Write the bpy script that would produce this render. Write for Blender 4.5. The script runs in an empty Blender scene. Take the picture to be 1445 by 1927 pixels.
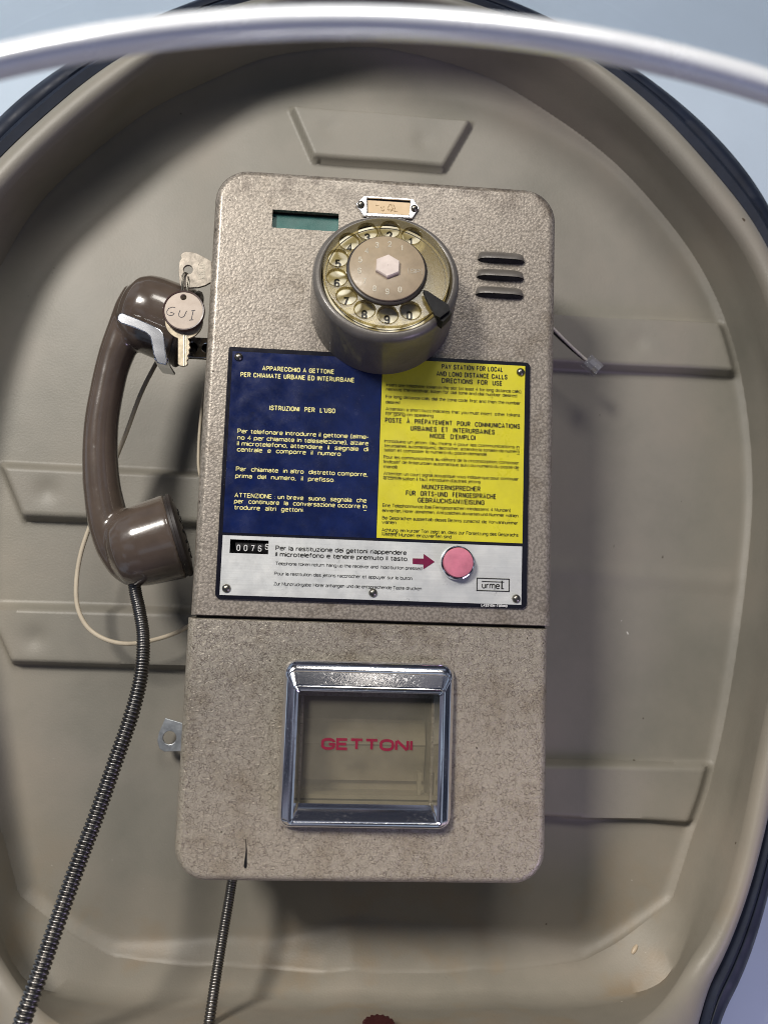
import bpy, math, random
import numpy as np
from mathutils import Vector, Matrix

random.seed(7)
SC = bpy.context.scene
COL = SC.collection
R = math.radians

# ------------------------------------------------------------------ camera
# metres: x right, y into the wall, z up; the front face of the telephone is y = 0
cam_d = bpy.data.cameras.new('camera')
cam = bpy.data.objects.new('camera', cam_d)
COL.objects.link(cam)
cam.matrix_world = Matrix((
    (0.99716929, -0.04042164, -0.0633995, 0.07723145),
    (-0.0670973, -0.09786223, -0.99293551, -0.52228776),
    (0.03393166, 0.99437874, -0.10029739, -0.16237222),
    (0, 0, 0, 1)))
cam_d.sensor_fit = 'VERTICAL'
cam_d.sensor_height = 24.0
cam_d.lens = 18.034
cam_d.clip_start = 0.01
cam_d.clip_end = 50
cam_d.dof.use_dof = True
cam_d.dof.focus_distance = 0.535
cam_d.dof.aperture_fstop = 3.9
SC.camera = cam

# ------------------------------------------------------------------ room light
world = bpy.data.worlds.new('World')
SC.world = world
world.use_nodes = True
wn = world.node_tree.nodes
wl = world.node_tree.links
wbg = wn['Background']
tc = wn.new('ShaderNodeTexCoord')
mp = wn.new('ShaderNodeMapping')
mp.inputs['Scale'].default_value = (1.3, 1.3, 2.2)
nz = wn.new('ShaderNodeTexNoise')
nz.inputs['Scale'].default_value = 1.9
nz.inputs['Detail'].default_value = 1.5
rp = wn.new('ShaderNodeValToRGB')
cr = rp.color_ramp
cr.elements[0].position = 0.38
cr.elements[0].color = (0.055, 0.07, 0.115, 1)
cr.elements[1].position = 0.64
cr.elements[1].color = (1.0, 1.22, 1.55, 1)
e = cr.elements.new(0.50); e.color = (0.15, 0.16, 0.22, 1)
e = cr.elements.new(0.56); e.color = (0.42, 0.41, 0.54, 1)
wl.new(tc.outputs['Generated'], mp.inputs['Vector'])
wl.new(mp.outputs['Vector'], nz.inputs['Vector'])
wl.new(nz.outputs['Fac'], rp.inputs['Fac'])
wl.new(rp.outputs['Color'], wbg.inputs['Color'])
wbg.inputs['Strength'].default_value = 0.30


def lamp(name, loc, target, size, power, color):
    d = bpy.data.lights.new(name, 'AREA')
    d.shape = 'DISK'
    d.size = size
    d.energy = power
    d.color = color
    o = bpy.data.objects.new(name, d)
    COL.objects.link(o)
    o.location = loc
    o.rotation_euler = (Vector(target) - Vector(loc)).to_track_quat('-Z', 'Y').to_euler()
    return o


lamp('ceiling_spot', (-0.78, -1.40, 0.74), (0.1, 0.05, -0.1), 0.40, 45.0, (1.0, 0.92, 0.82))
lamp('ceiling_lamp', (0.20, -1.30, 1.10), (0.1, 0.05, -0.1), 0.55, 14.5, (1.0, 0.92, 0.82))
lamp('purple_fill', (0.95, -0.55, -1.0), (0.2, 0.05, -0.25), 0.5, 3.4, (0.74, 0.60, 1.0))  # added purple fill from the lower right; no display stands there

SC.view_settings.view_transform = 'Standard'
SC.view_settings.look = 'None'
SC.view_settings.gamma = 1.0
SC.view_settings.exposure = 0.0
SC.cycles.max_bounces = 10
SC.cycles.transparent_max_bounces = 12
SC.cycles.caustics_reflective = False
SC.cycles.caustics_refractive = False
SC.cycles.pixel_filter_type = 'BLACKMAN_HARRIS'
SC.cycles.filter_width = 1.0
SC.cycles.use_denoising = True
SC.cycles.denoiser = 'OPENIMAGEDENOISE'
SC.cycles.denoising_input_passes = 'RGB_ALBEDO_NORMAL'
SC.cycles.denoising_prefilter = 'ACCURATE'

# ------------------------------------------------------------------ materials
def nmat(name):
    m = bpy.data.materials.new(name)
    m.use_nodes = True
    nt = m.node_tree
    return m, nt, nt.nodes['Principled BSDF']


def objcoord(nt):
    return nt.nodes.new('ShaderNodeTexCoord').outputs['Object']


def noise(nt, co, scale, detail=2.0, rough=0.5, dist=0.0):
    n = nt.nodes.new('ShaderNodeTexNoise')
    n.inputs['Scale'].default_value = scale
    n.inputs['Detail'].default_value = detail
    n.inputs['Roughness'].default_value = rough
    n.inputs['Distortion'].default_value = dist
    nt.links.new(co, n.inputs['Vector'])
    return n.outputs['Fac']


def ramp(nt, fac, stops):
    r = nt.nodes.new('ShaderNodeValToRGB')
    el = r.color_ramp.elements
    while len(el) < len(stops):
        el.new(0.5)
    for e_, (p_, c_) in zip(el, stops):
        e_.position = p_
        e_.color = tuple(c_) + ((1,) if len(c_) == 3 else ())
    nt.links.new(fac, r.inputs['Fac'])
    return r.outputs['Color']


def mix(nt, fac, a, b, mode='MIX'):
    m = nt.nodes.new('ShaderNodeMix')
    m.data_type = 'RGBA'
    m.blend_type = mode
    for sock, v in ((m.inputs['Factor'], fac), (m.inputs['A'], a), (m.inputs['B'], b)):
        if hasattr(v, 'links'):
            nt.links.new(v, sock)
        else:
            sock.default_value = v if not isinstance(v, tuple) else (tuple(v) + ((1,) if len(v) == 3 else ()))
    return m.outputs[2]


def bump(nt, bsdf, h, strength, dist, prev=None):
    b = nt.nodes.new('ShaderNodeBump')
    b.inputs['Strength'].default_value = strength
    b.inputs['Distance'].default_value = dist
    nt.links.new(h, b.inputs['Height'])
    if prev is not None:
        nt.links.new(prev, b.inputs['Normal'])
    nt.links.new(b.outputs['Normal'], bsdf.inputs['Normal'])
    return b.outputs['Normal']


def plain(name, col, rough=0.5, metal=0.0, var=0.12, vscale=60, bumps=0.0, bscale=900, coat=0.0, bdist=0.0004):
    m, nt, b = nmat(name)
    co = objcoord(nt)
    n = noise(nt, co, vscale, 4.0, 0.6)
    c = tuple(col)
    lo = tuple(x * (1 - var) for x in c)
    hi = tuple(min(1, x * (1 + var)) for x in c)
    nt.links.new(ramp(nt, n, [(0.3, lo), (0.7, hi)]), b.inputs['Base Color'])
    rr = ramp(nt, noise(nt, co, vscale * 1.7, 3.0, 0.6), [(0.3, (rough * 0.8,) * 3), (0.72, (min(1, rough * 1.25),) * 3)])
    nt.links.new(rr, b.inputs['Roughness'])
    b.inputs['Metallic'].default_value = metal
    b.inputs['Coat Weight'].default_value = coat
    b.inputs['Coat Roughness'].default_value = 0.08
    if bumps:
        bump(nt, b, noise(nt, co, bscale, 2.0), bumps, bdist)
    return m


# hammered enamel of the upper cover: fine pebbled, glossy metallic paint
def m_hammer_upper():
    m, nt, b = nmat('hammered_enamel')
    co = objcoord(nt)
    v = nt.nodes.new('ShaderNodeTexVoronoi')
    v.feature = 'SMOOTH_F1'
    v.inputs['Scale'].default_value = 560
    v.inputs['Smoothness'].default_value = 0.6
    wv = nt.nodes.new('ShaderNodeVectorMath'); wv.operation = 'ADD'
    nn = nt.nodes.new('ShaderNodeTexNoise'); nn.inputs['Scale'].default_value = 330
    nt.links.new(co, nn.inputs['Vector'])
    sc = nt.nodes.new('ShaderNodeVectorMath'); sc.operation = 'SCALE'; sc.inputs['Scale'].default_value = 0.0022
    nt.links.new(nn.outputs['Color'], sc.inputs[0])
    nt.links.new(co, wv.inputs[0]); nt.links.new(sc.outputs[0], wv.inputs[1])
    nt.links.new(wv.outputs[0], v.inputs['Vector'])
    n2 = noise(nt, co, 620, 2.0, 0.5, 0.6)
    add = nt.nodes.new('ShaderNodeMath'); add.operation = 'MULTIPLY_ADD'
    nt.links.new(v.outputs['Distance'], add.inputs[0]); add.inputs[1].default_value = -0.7
    nt.links.new(n2, add.inputs[2])
    bump(nt, b, add.outputs[0], 0.34, 0.0006)
    col = ramp(nt, add.outputs[0], [(0.02, (0.225, 0.197, 0.164)), (0.20, (0.330, 0.290, 0.243)), (0.5, (0.395, 0.349, 0.293))])
    dirt = ramp(nt, noise(nt, co, 34, 6.0, 0.7), [(0.30, (0.62, 0.58, 0.53)), (0.48, (1, 1, 1))])
    c = mix(nt, 1.0, col, dirt, 'MULTIPLY')
    specks = ramp(nt, noise(nt, co, 260, 1.0), [(0.215, (0.16, 0.13, 0.11)), (0.25, (1, 1, 1))])
    c = mix(nt, 1.0, c, specks, 'MULTIPLY')
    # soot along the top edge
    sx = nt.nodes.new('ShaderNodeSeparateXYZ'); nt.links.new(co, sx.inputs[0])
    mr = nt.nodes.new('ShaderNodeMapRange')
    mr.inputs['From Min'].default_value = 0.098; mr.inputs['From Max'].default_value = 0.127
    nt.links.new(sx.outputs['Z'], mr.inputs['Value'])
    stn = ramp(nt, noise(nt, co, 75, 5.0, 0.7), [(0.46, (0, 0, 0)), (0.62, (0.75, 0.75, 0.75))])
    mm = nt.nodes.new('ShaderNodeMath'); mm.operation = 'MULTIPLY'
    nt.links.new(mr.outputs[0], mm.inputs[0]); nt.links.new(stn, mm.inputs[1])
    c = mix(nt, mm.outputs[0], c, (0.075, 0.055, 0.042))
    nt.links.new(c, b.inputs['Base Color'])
    b.inputs['Metallic'].default_value = 0.30
    b.inputs['Roughness'].default_value = 0.40
    b.inputs['Coat Weight'].default_value = 0.25
    b.inputs['Coat Roughness'].default_value = 0.2
    return m


# coarser wrinkled enamel of the lower door: cells with dark cracks
def m_hammer_lower():
    m, nt, b = nmat('wrinkled_enamel')
    co = objcoord(nt)
    nn = nt.nodes.new('ShaderNodeTexNoise'); nn.inputs['Scale'].default_value = 260
    nn.inputs['Detail'].default_value = 3
    nt.links.new(co, nn.inputs['Vector'])
    sc = nt.nodes.new('ShaderNodeVectorMath'); sc.operation = 'SCALE'; sc.inputs['Scale'].default_value = 0.0085
    nt.links.new(nn.outputs['Color'], sc.inputs[0])
    wv = nt.nodes.new('ShaderNodeVectorMath'); wv.operation = 'ADD'
    nt.links.new(co, wv.inputs[0]); nt.links.new(sc.outputs[0], wv.inputs[1])
    v = nt.nodes.new('ShaderNodeTexVoronoi'); v.feature = 'DISTANCE_TO_EDGE'
    v.inputs['Scale'].default_value = 390
    nt.links.new(wv.outputs[0], v.inputs['Vector'])
    brk = noise(nt, co, 190, 3.0, 0.6)
    crack = ramp(nt, v.outputs['Distance'], [(0.0, (0.0, 0.0, 0.0)), (0.075, (1, 1, 1))])
    keep = ramp(nt, brk, [(0.38, (0.12, 0.12, 0.12)), (0.54, (0.95, 0.95, 0.95))])
    inv = mix(nt, keep, (1.0, 1.0, 1.0), crack)
    base = ramp(nt, noise(nt, co, 700, 2.0), [(0.3, (0.330, 0.297, 0.242)), (0.7, (0.412, 0.370, 0.304))])
    c = mix(nt, inv, (0.135, 0.105, 0.080), base)
    dirt = ramp(nt, noise(nt, co, 28, 6.0, 0.7), [(0.30, (0.70, 0.66, 0.60)), (0.50, (1, 1, 1))])
    c = mix(nt, 1.0, c, dirt, 'MULTIPLY')
    specks = ramp(nt, noise(nt, co, 300, 1.0), [(0.20, (0.14, 0.11, 0.09)), (0.24, (1, 1, 1))])
    c = mix(nt, 1.0, c, specks, 'MULTIPLY')
    # the one long scratch near the bottom edge
    sx = nt.nodes.new('ShaderNodeSeparateXYZ'); nt.links.new(co, sx.inputs[0])
    nt.links.new(c, b.inputs['Base Color'])
    dim = noise(nt, wv.outputs[0], 300, 2.0)
    nm = bump(nt, b, inv, 0.6, 0.0006)
    bump(nt, b, dim, 0.55, 0.0012, nm)
    b.inputs['Metallic'].default_value = 0.25
    b.inputs['Roughness'].default_value = 0.36
    b.inputs['Coat Weight'].default_value = 0.15
    b.inputs['Coat Roughness'].default_value = 0.25
    return m


def m_shell():
    m, nt, b = nmat('shell_plastic')
    co = objcoord(nt)
    n = noise(nt, co, 9, 5.0, 0.6)
    c = ramp(nt, n, [(0.28, (0.198, 0.190, 0.160)), (0.5, (0.242, 0.226, 0.191)), (0.75, (0.278, 0.249, 0.208))])
    sp = ramp(nt, noise(nt, co, 120, 1.0), [(0.165, (0.3, 0.25, 0.2)), (0.185, (1, 1, 1))])
    c = mix(nt, 1.0, c, sp, 'MULTIPLY')
    fl = ramp(nt, noise(nt, co, 210, 1.0), [(0.835, (0, 0, 0)), (0.85, (1, 1, 1))])
    c = mix(nt, fl, c, (0.7, 0.68, 0.62))
    # yellow glue and rust stains in the lower corners
    sx = nt.nodes.new('ShaderNodeSeparateXYZ'); nt.links.new(co, sx.inputs[0])
    mr = nt.nodes.new('ShaderNodeMapRange')
    mr.inputs['From Min'].default_value = -0.35; mr.inputs['From Max'].default_value = -0.43
    nt.links.new(sx.outputs['Z'], mr.inputs['Value'])
    st = ramp(nt, noise(nt, co, 13, 4.0, 0.6), [(0.52, (0, 0, 0)), (0.70, (0.45, 0.45, 0.45))])
    mm = nt.nodes.new('ShaderNodeMath'); mm.operation = 'MULTIPLY'
    nt.links.new(mr.outputs[0], mm.inputs[0]); nt.links.new(st, mm.inputs[1])
    c = mix(nt, mm.outputs[0], c, (0.26, 0.175, 0.085))
    nt.links.new(c, b.inputs['Base Color'])
    nm = bump(nt, b, noise(nt, co, 620, 3.0, 0.6), 0.30, 0.0005)
    bump(nt, b, noise(nt, co, 26, 2.0, 0.5), 0.25, 0.0015, nm)
    b.inputs['Roughness'].default_value = 0.46
    b.inputs['Specular IOR Level'].default_value = 0.42
    return m


def m_chrome(name='chrome', rough=0.10, pits=0.5, col=(0.80, 0.81, 0.83)):
    m, nt, b = nmat(name)
    co = objcoord(nt)
    n = noise(nt, co, 420, 4.0, 0.7)
    big = noise(nt, co, 60, 3.0, 0.6)
    k = nt.nodes.new('ShaderNodeMath'); k.operation = 'MULTIPLY_ADD'
    nt.links.new(big, k.inputs[0]); k.inputs[1].default_value = 0.35; nt.links.new(n, k.inputs[2])
    spots = ramp(nt, k.outputs[0], [(0.90, (0, 0, 0)), (0.96, (pits,) * 3)])
    c = mix(nt, spots, col, (0.22, 0.20, 0.19))
    nt.links.new(c, b.inputs['Base Color'])
    b.inputs['Metallic'].default_value = 1.0
    rr = ramp(nt, k.outputs[0], [(0.74, (rough,) * 3), (0.97, (min(1, rough + 0.2),) * 3)])
    nt.links.new(rr, b.inputs['Roughness'])
    return m


def m_clear(name, tint, gloss=0.06, rough=0.03):
    m = bpy.data.materials.new(name)
    m.use_nodes = True
    nt = m.node_tree
    nt.nodes.clear()
    out = nt.nodes.new('ShaderNodeOutputMaterial')
    tr = nt.nodes.new('ShaderNodeBsdfTransparent'); tr.inputs['Color'].default_value = tuple(tint) + (1,)
    gl = nt.nodes.new('ShaderNodeBsdfGlossy'); gl.inputs['Roughness'].default_value = rough
    gl.inputs['Color'].default_value = (1, 1, 1, 1)
    mx = nt.nodes.new('ShaderNodeMixShader')
    co = nt.nodes.new('ShaderNodeTexCoord').outputs['Object']
    g = ramp(nt, noise(nt, co, 45, 4.0, 0.6), [(0.3, (gloss * 0.7,) * 3), (0.75, (gloss * 1.5,) * 3)])
    nt.links.new(g, mx.inputs[0])
    nt.links.new(tr.outputs[0], mx.inputs[1]); nt.links.new(gl.outputs[0], mx.inputs[2])
    nt.links.new(mx.outputs[0], out.inputs['Surface'])
    return m


def m_enamel_plate(name, col, col2, rough=0.22, spec=0.5, metal=0.0, brushed=False):
    m, nt, b = nmat(name)
    co = objcoord(nt)
    n = noise(nt, co, 40, 6.0, 0.7)
    c = ramp(nt, n, [(0.28, col2), (0.62, col)])
    blot = ramp(nt, noise(nt, co, 130, 4.0, 0.7), [(0.27, (0.55, 0.55, 0.55)), (0.36, (1, 1, 1))])
    c = mix(nt, 0.7, c, blot, 'MULTIPLY')
    if brushed:
        mpn = nt.nodes.new('ShaderNodeMapping'); mpn.inputs['Scale'].default_value = (12, 1, 900)
        nt.links.new(co, mpn.inputs['Vector'])
        br = noise(nt, mpn.outputs['Vector'], 1.0, 3.0, 0.6)
        c = mix(nt, 0.35, c, ramp(nt, br, [(0.3, (0.72, 0.72, 0.72)), (0.7, (1, 1, 1))]), 'MULTIPLY')
        bump(nt, b, br, 0.15, 0.0002)
    else:
        bump(nt, b, noise(nt, co, 18, 3.0, 0.6), 0.35, 0.003)
    nt.links.new(c, b.inputs['Base Color'])
    rr = ramp(nt, noise(nt, co, 75, 5.0, 0.7), [(0.3, (rough * 0.7,) * 3), (0.75, (min(1, rough * 1.7),) * 3)])
    nt.links.new(rr, b.inputs['Roughness'])
    b.inputs['Specular IOR Level'].default_value = spec
    b.inputs['Metallic'].default_value = metal
    return m


M = {}
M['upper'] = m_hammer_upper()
M['lower'] = m_hammer_lower()
M['shell'] = m_shell()
M['chrome'] = m_chrome('chrome', 0.10, 0.25, (0.90, 0.90, 0.92))
M['nickel'] = plain('worn_nickel', (0.30, 0.265, 0.22), 0.46, 0.45, 0.35, 160, 0.2, 500)
M['chrome_hook'] = plain('bright_chrome', (0.86, 0.88, 0.92), 0.13, 1.0, 0.02, 12)
M['rivet'] = m_chrome('dark_rivet_steel', 0.30, 0.3, (0.25, 0.235, 0.20))
M['brass'] = plain('pale_brass', (0.42, 0.36, 0.26), 0.46, 0.45, 0.2, 120, 0.2, 500)
M['zinc'] = plain('zinc_plated_steel', (0.40, 0.42, 0.44), 0.40, 0.75, 0.25, 140, 0.15, 500)
M['cordsteel'] = m_chrome('cord_steel', 0.32, 0.4, (0.19, 0.185, 0.18))
M['bakelite'] = plain('brown_plastic', (0.092, 0.069, 0.054), 0.19, 0, 0.16, 45, 0.05, 500, 0.7)
M['bakelite_dark'] = plain('dark_brown_plastic', (0.030, 0.024, 0.022), 0.40, 0, 0.2, 80)
M['black'] = plain('black_plastic', (0.010, 0.010, 0.011), 0.5, 0, 0.2, 90)
M['black'].node_tree.nodes['Principled BSDF'].inputs['Specular IOR Level'].default_value = 0.18
M['plate_black'] = plain('black_enamel', (0.008, 0.008, 0.014), 0.20, 0, 0.2, 60)
M['void'] = plain('dark_inside', (0.010, 0.010, 0.010), 0.9, 0, 0.1, 60)
M['blue'] = m_enamel_plate('blue_enamel', (0.006, 0.015, 0.082), (0.003, 0.007, 0.036), 0.20)
M['yellow'] = m_enamel_plate('yellow_enamel', (0.68, 0.62, 0.030), (0.58, 0.52, 0.035), 0.30)
M['alu'] = m_enamel_plate('brushed_white_aluminium', (0.74, 0.75, 0.72), (0.62, 0.64, 0.63), 0.38, 0.5, 0.25, True)
M['ink_yellow'] = plain('pale_yellow_ink', (0.80, 0.74, 0.30), 0.4, 0, 0.08, 200)
M['ink_black'] = plain('black_ink', (0.014, 0.013, 0.010), 0.45, 0, 0.1, 200)
M['ink_white'] = plain('white_ink', (0.75, 0.75, 0.73), 0.45, 0, 0.1, 200)
M['ink_crimson'] = plain('crimson_ink', (0.17, 0.006, 0.045), 0.4, 0, 0.1, 200)
M['ink_red'] = plain('red_lettering', (0.21, 0.005, 0.030), 0.5, 0, 0.12, 140)
M['ink_pen'] = plain('pen_ink', (0.03, 0.03, 0.05), 0.6, 0, 0.1, 200)
M['ink_faded'] = plain('worn_white_paint', (0.56, 0.52, 0.42), 0.55, 0, 0.25, 400)
M['ink_ghost'] = plain('rubbed_white_paint', (0.40, 0.36, 0.29), 0.55, 0, 0.3, 400)
M['pink'] = plain('pink_button', (0.60, 0.185, 0.255), 0.48, 0, 0.14, 160, 0.2, 400)
M['teal'] = plain('teal_display', (0.030, 0.125, 0.112), 0.30, 0, 0.2, 60)
M['paper'] = plain('cream_paper', (0.74, 0.56, 0.36), 0.7, 0, 0.06, 120)
M['stain'] = plain('brown_pencil', (0.34, 0.23, 0.12), 0.7, 0, 0.2, 150)
M['tagpaper'] = plain('tag_paper', (0.54, 0.45, 0.365), 0.5, 0, 0.08, 90)
M['tagrim'] = plain('dark_red_plastic', (0.045, 0.015, 0.012), 0.3, 0, 0.1, 90)
M['discbrown'] = plain('beige_dial_disc', (0.36, 0.285, 0.195), 0.42, 0, 0.12, 110, 0.15, 700)
M['nut'] = plain('pinkish_white_nut', (0.62, 0.53, 0.48), 0.45, 0, 0.12, 140, 0.2, 500)
M['dialbase'] = plain('ivory_dial_plate', (0.80, 0.75, 0.58), 0.35, 0, 0.14, 80)
M['wire'] = plain('ivory_wire', (0.58, 0.50, 0.38), 0.5, 0, 0.08, 90)
M['wiregrey'] = plain('grey_wire', (0.62, 0.57, 0.52), 0.5, 0, 0.08, 90)
M['trim'] = plain('navy_rubber', (0.010, 0.015, 0.030), 0.55, 0, 0.25, 40, 0.2, 300)
M['trim'].node_tree.nodes['Principled BSDF'].inputs['Specular IOR Level'].default_value = 0.3
M['wall'] = plain('pale_blue_wall', (0.52, 0.62, 0.74), 0.75, 0, 0.05, 6, 0.2, 200)
M['cavity'] = plain('beige_chute', (0.50, 0.45, 0.345), 0.5, 0, 0.12, 40)
M['glue'] = plain('old_glue', (0.46, 0.38, 0.28), 0.4, 0, 0.15, 120)
M['knob'] = plain('oxblood_plastic', (0.045, 0.013, 0.013), 0.35, 0, 0.15, 120)
M['rim'] = plain('silvery_edge', (0.82, 0.87, 0.94), 0.24, 0.40, 0.04, 30, 0, 300, 0.4)
M['visor'] = m_clear('tinted_visor_sheet', (0.70, 0.725, 0.755), 0.025, 0.03)  # tint put in to dim the light on the upper shell
M['counterglass'] = m_clear('counter_glass', (0.75, 0.76, 0.78), 0.07, 0.1)


M['drum'] = plain('satin_grey_enamel', (0.128, 0.116, 0.104), 0.42, 0.15, 0.18, 60, 0.25, 480, 0.2)


def m_tinted(name, tint, body, k_body, gloss, rough):
    m = bpy.data.materials.new(name)
    m.use_nodes = True
    nt = m.node_tree
    nt.nodes.clear()
    N = nt.nodes.new
    co = N('ShaderNodeTexCoord').outputs['Object']
    tr = N('ShaderNodeBsdfTransparent'); tr.inputs['Color'].default_value = tuple(tint) + (1,)
    df = N('ShaderNodeBsdfDiffuse')
    nt.links.new(ramp(nt, noise(nt, co, 70, 4.0, 0.6), [(0.3, tuple(x * .75 for x in body)), (0.7, body)]), df.inputs['Color'])
    gl = N('ShaderNodeBsdfGlossy'); gl.inputs['Roughness'].default_value = rough
    m1 = N('ShaderNodeMixShader'); m1.inputs[0].default_value = k_body
    m2 = N('ShaderNodeMixShader'); m2.inputs[0].default_value = gloss
    nt.links.new(tr.outputs[0], m1.inputs[1]); nt.links.new(df.outputs[0], m1.inputs[2])
    nt.links.new(m1.outputs[0], m2.inputs[1]); nt.links.new(gl.outputs[0], m2.inputs[2])
    o = N('ShaderNodeOutputMaterial'); nt.links.new(m2.outputs[0], o.inputs['Surface'])
    return m


M['plug'] = m_tinted('clear_plug_plastic', (0.95, 0.95, 0.97), (0.6, 0.6, 0.62), 0.22, 0.16, 0.12)
M['wheel'] = m_tinted('yellowed_clear_plastic', (0.78, 0.72, 0.50), (0.24, 0.20, 0.105), 0.32, 0.035, 0.16)
M['pane'] = m_tinted('hazy_pane', (0.90, 0.89, 0.85), (0.30, 0.285, 0.235), 0.26, 0.04, 0.06)  # pale haze mixed in to brighten the window and hide the lettering's shadow

# ------------------------------------------------------------------ mesh helpers
class MB:
    def __init__(s):
        s.v = []
        s.f = []

    def add(s, vs, fs):
        o = len(s.v)
        s.v += [tuple(map(float, q)) for q in vs]
        s.f += [tuple(i + o for i in g) for g in fs]
        return s

    def box(s, x0, x1, y0, y1, z0, z1):
        vs = [(x, y, z) for x in (x0, x1) for y in (y0, y1) for z in (z0, z1)]
        return s.add(vs, [(0, 1, 3, 2), (4, 6, 7, 5), (0, 4, 5, 1), (2, 3, 7, 6), (0, 2, 6, 4), (1, 5, 7, 3)])

    def loft(s, rings, closed=True, cap0=False, cap1=False, flip=False):
        n = len(rings[0])
        vs = [q for r_ in rings for q in r_]
        fs = []
        m_ = n if closed else n - 1
        for k in range(len(rings) - 1):
            for i in range(m_):
                j = (i + 1) % n
                g = (k * n + i, k * n + j, (k + 1) * n + j, (k + 1) * n + i)
                fs.append(g[::-1] if flip else g)
        if cap0:
            fs.append(tuple(range(n))[::-1] if not flip else tuple(range(n)))
        if cap1:
            g = tuple((len(rings) - 1) * n + i for i in range(n))
            fs.append(g if not flip else g[::-1])
        return s.add(vs, fs)

    def tube(s, path, rad, n=12, caps=True, flat=1.0):
        P = [Vector(q) for q in path]
        rr = rad if hasattr(rad, '__len__') else [rad] * len(P)
        T = []
        for i in range(len(P)):
            a = P[max(i - 1, 0)]
            b = P[min(i + 1, len(P) - 1)]
            T.append((b - a).normalized())
        up = Vector((0, 1, 0)) if abs(T[0].y) < 0.9 else Vector((1, 0, 0))
        nrm = (up - T[0] * up.dot(T[0])).normalized()
        rings = []
        for i in range(len(P)):
            nrm = (nrm - T[i] * nrm.dot(T[i])).normalized()
            bi = T[i].cross(nrm)
            rings.append([P[i] + nrm * (rr[i] * flat * math.cos(t)) + bi * (rr[i] * math.sin(t))
                          for t in (2 * math.pi * k / n for k in range(n))])
        return s.loft(rings, True, caps, caps)

    def lathe(s, origin, axis, profile, n=40, cap0=False, cap1=False):
        # profile: (radius, height along axis)
        a = Vector(axis).normalized()
        u = Vector((1, 0, 0)) if abs(a.x) < 0.9 else Vector((0, 0, 1))
        u = (u - a * u.dot(a)).normalized()
        w = a.cross(u)
        o = Vector(origin)
        rings = [[o + a * h + (u * math.cos(t) + w * math.sin(t)) * r_ for t in (2 * math.pi * k / n for k in range(n))]
                 for r_, h in profile]
        return s.loft(rings, True, cap0, cap1)


ROOT_LOC = {}


def thing(name, label, cat, loc, group=None):
    o = bpy.data.objects.new(name, None)
    COL.objects.link(o)
    o.empty_display_size = 0.02
    o.location = loc
    o['label'] = label
    o['category'] = cat
    if group:
        o['group'] = group
    ROOT_LOC[o] = Vector(loc)
    return o


def tag(o, label=None, cat=None, group=None, kind=None):
    if label: o['label'] = label
    if cat: o['category'] = cat
    if group: o['group'] = group
    if kind: o['kind'] = kind
    return o


def link_mesh(name, me, mat, parent=None, smooth=True, ang=35):
    o = bpy.data.objects.new(name, me)
    COL.objects.link(o)
    me.materials.clear()
    me.materials.append(mat)
    if parent is not None:
        o.parent = parent
        base = parent
        while base.parent is not None:
            base = base.parent
        # vertices are modelled in place; only the direct child of an Empty carries the offset
        if parent.type == 'EMPTY':
            o.location = -ROOT_LOC[parent]
    for p_ in me.polygons:
        p_.use_smooth = smooth
    if smooth:
        me.set_sharp_from_angle(angle=R(ang))
    return o


def build(name, mb, mat, parent=None, smooth=True, ang=35, fix=True):
    me = bpy.data.meshes.new(name)
    me.from_pydata(mb.v, [], mb.f)
    me.validate()
    if fix:
        import bmesh
        bm = bmesh.new(); bm.from_mesh(me)
        bmesh.ops.recalc_face_normals(bm, faces=bm.faces[:])
        bm.to_mesh(me); bm.free()
    me.update()
    return link_mesh(name, me, mat, parent, smooth, ang)


def evaluated_mesh(o):
    dg = bpy.context.evaluated_depsgraph_get()
    dg.update()
    return bpy.data.meshes.new_from_object(o.evaluated_get(dg), depsgraph=dg)


def boolean(o, cutters, op='DIFFERENCE'):
    for c in cutters:
        md = o.modifiers.new('cut', 'BOOLEAN')
        md.operation = op
        md.solver = 'EXACT'
        md.object = c
    me = evaluated_mesh(o)
    o.modifiers.clear()
    old = o.data
    o.data = me
    bpy.data.meshes.remove(old)
    for c in cutters:
        d = c.data
        bpy.data.objects.remove(c)
        bpy.data.meshes.remove(d)
    me.set_sharp_from_angle(angle=R(35))


def temp(mb):
    me = bpy.data.meshes.new('cutter')
    me.from_pydata(mb.v, [], mb.f)
    import bmesh
    bm = bmesh.new(); bm.from_mesh(me)
    bmesh.ops.recalc_face_normals(bm, faces=bm.faces[:])
    bm.to_mesh(me); bm.free()
    o = bpy.data.objects.new('cutter', me)
    COL.objects.link(o)
    return o


def flat_shape(splines, depth, bevel=0.0, bres=1):
    """filled flat outline(s) -> mesh in local (x, z), thickness along y, centred on y=0; inner loops become holes"""
    cu = bpy.data.curves.new('shape', 'CURVE')
    cu.dimensions = '2D'
    cu.fill_mode = 'BOTH'
    cu.extrude = max(depth / 2 - bevel, 0.0)
    cu.bevel_depth = bevel
    cu.bevel_resolution = bres
    if bevel:
        cu.offset = -bevel
    for sp in splines:
        s_ = cu.splines.new('POLY')
        s_.points.add(len(sp) - 1)
        for p_, (a, b) in zip(s_.points, sp):
            p_.co = (a, b, 0, 1)
        s_.use_cyclic_u = True
    o = bpy.data.objects.new('shape', cu)
    COL.objects.link(o)
    me = evaluated_mesh(o)
    bpy.data.objects.remove(o)
    bpy.data.curves.remove(cu)
    mb = MB()
    mb.add([(v.co.x, -v.co.z, v.co.y) for v in me.vertices], [tuple(p_.vertices) for p_ in me.polygons])
    bpy.data.meshes.remove(me)
    return mb


def shift(mb, d, rot=None):
    q = MB()
    dv = Vector(d)
    q.v = [tuple(((rot @ Vector(v)) if rot else Vector(v)) + dv) for v in mb.v]
    q.f = mb.f
    return q


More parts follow.
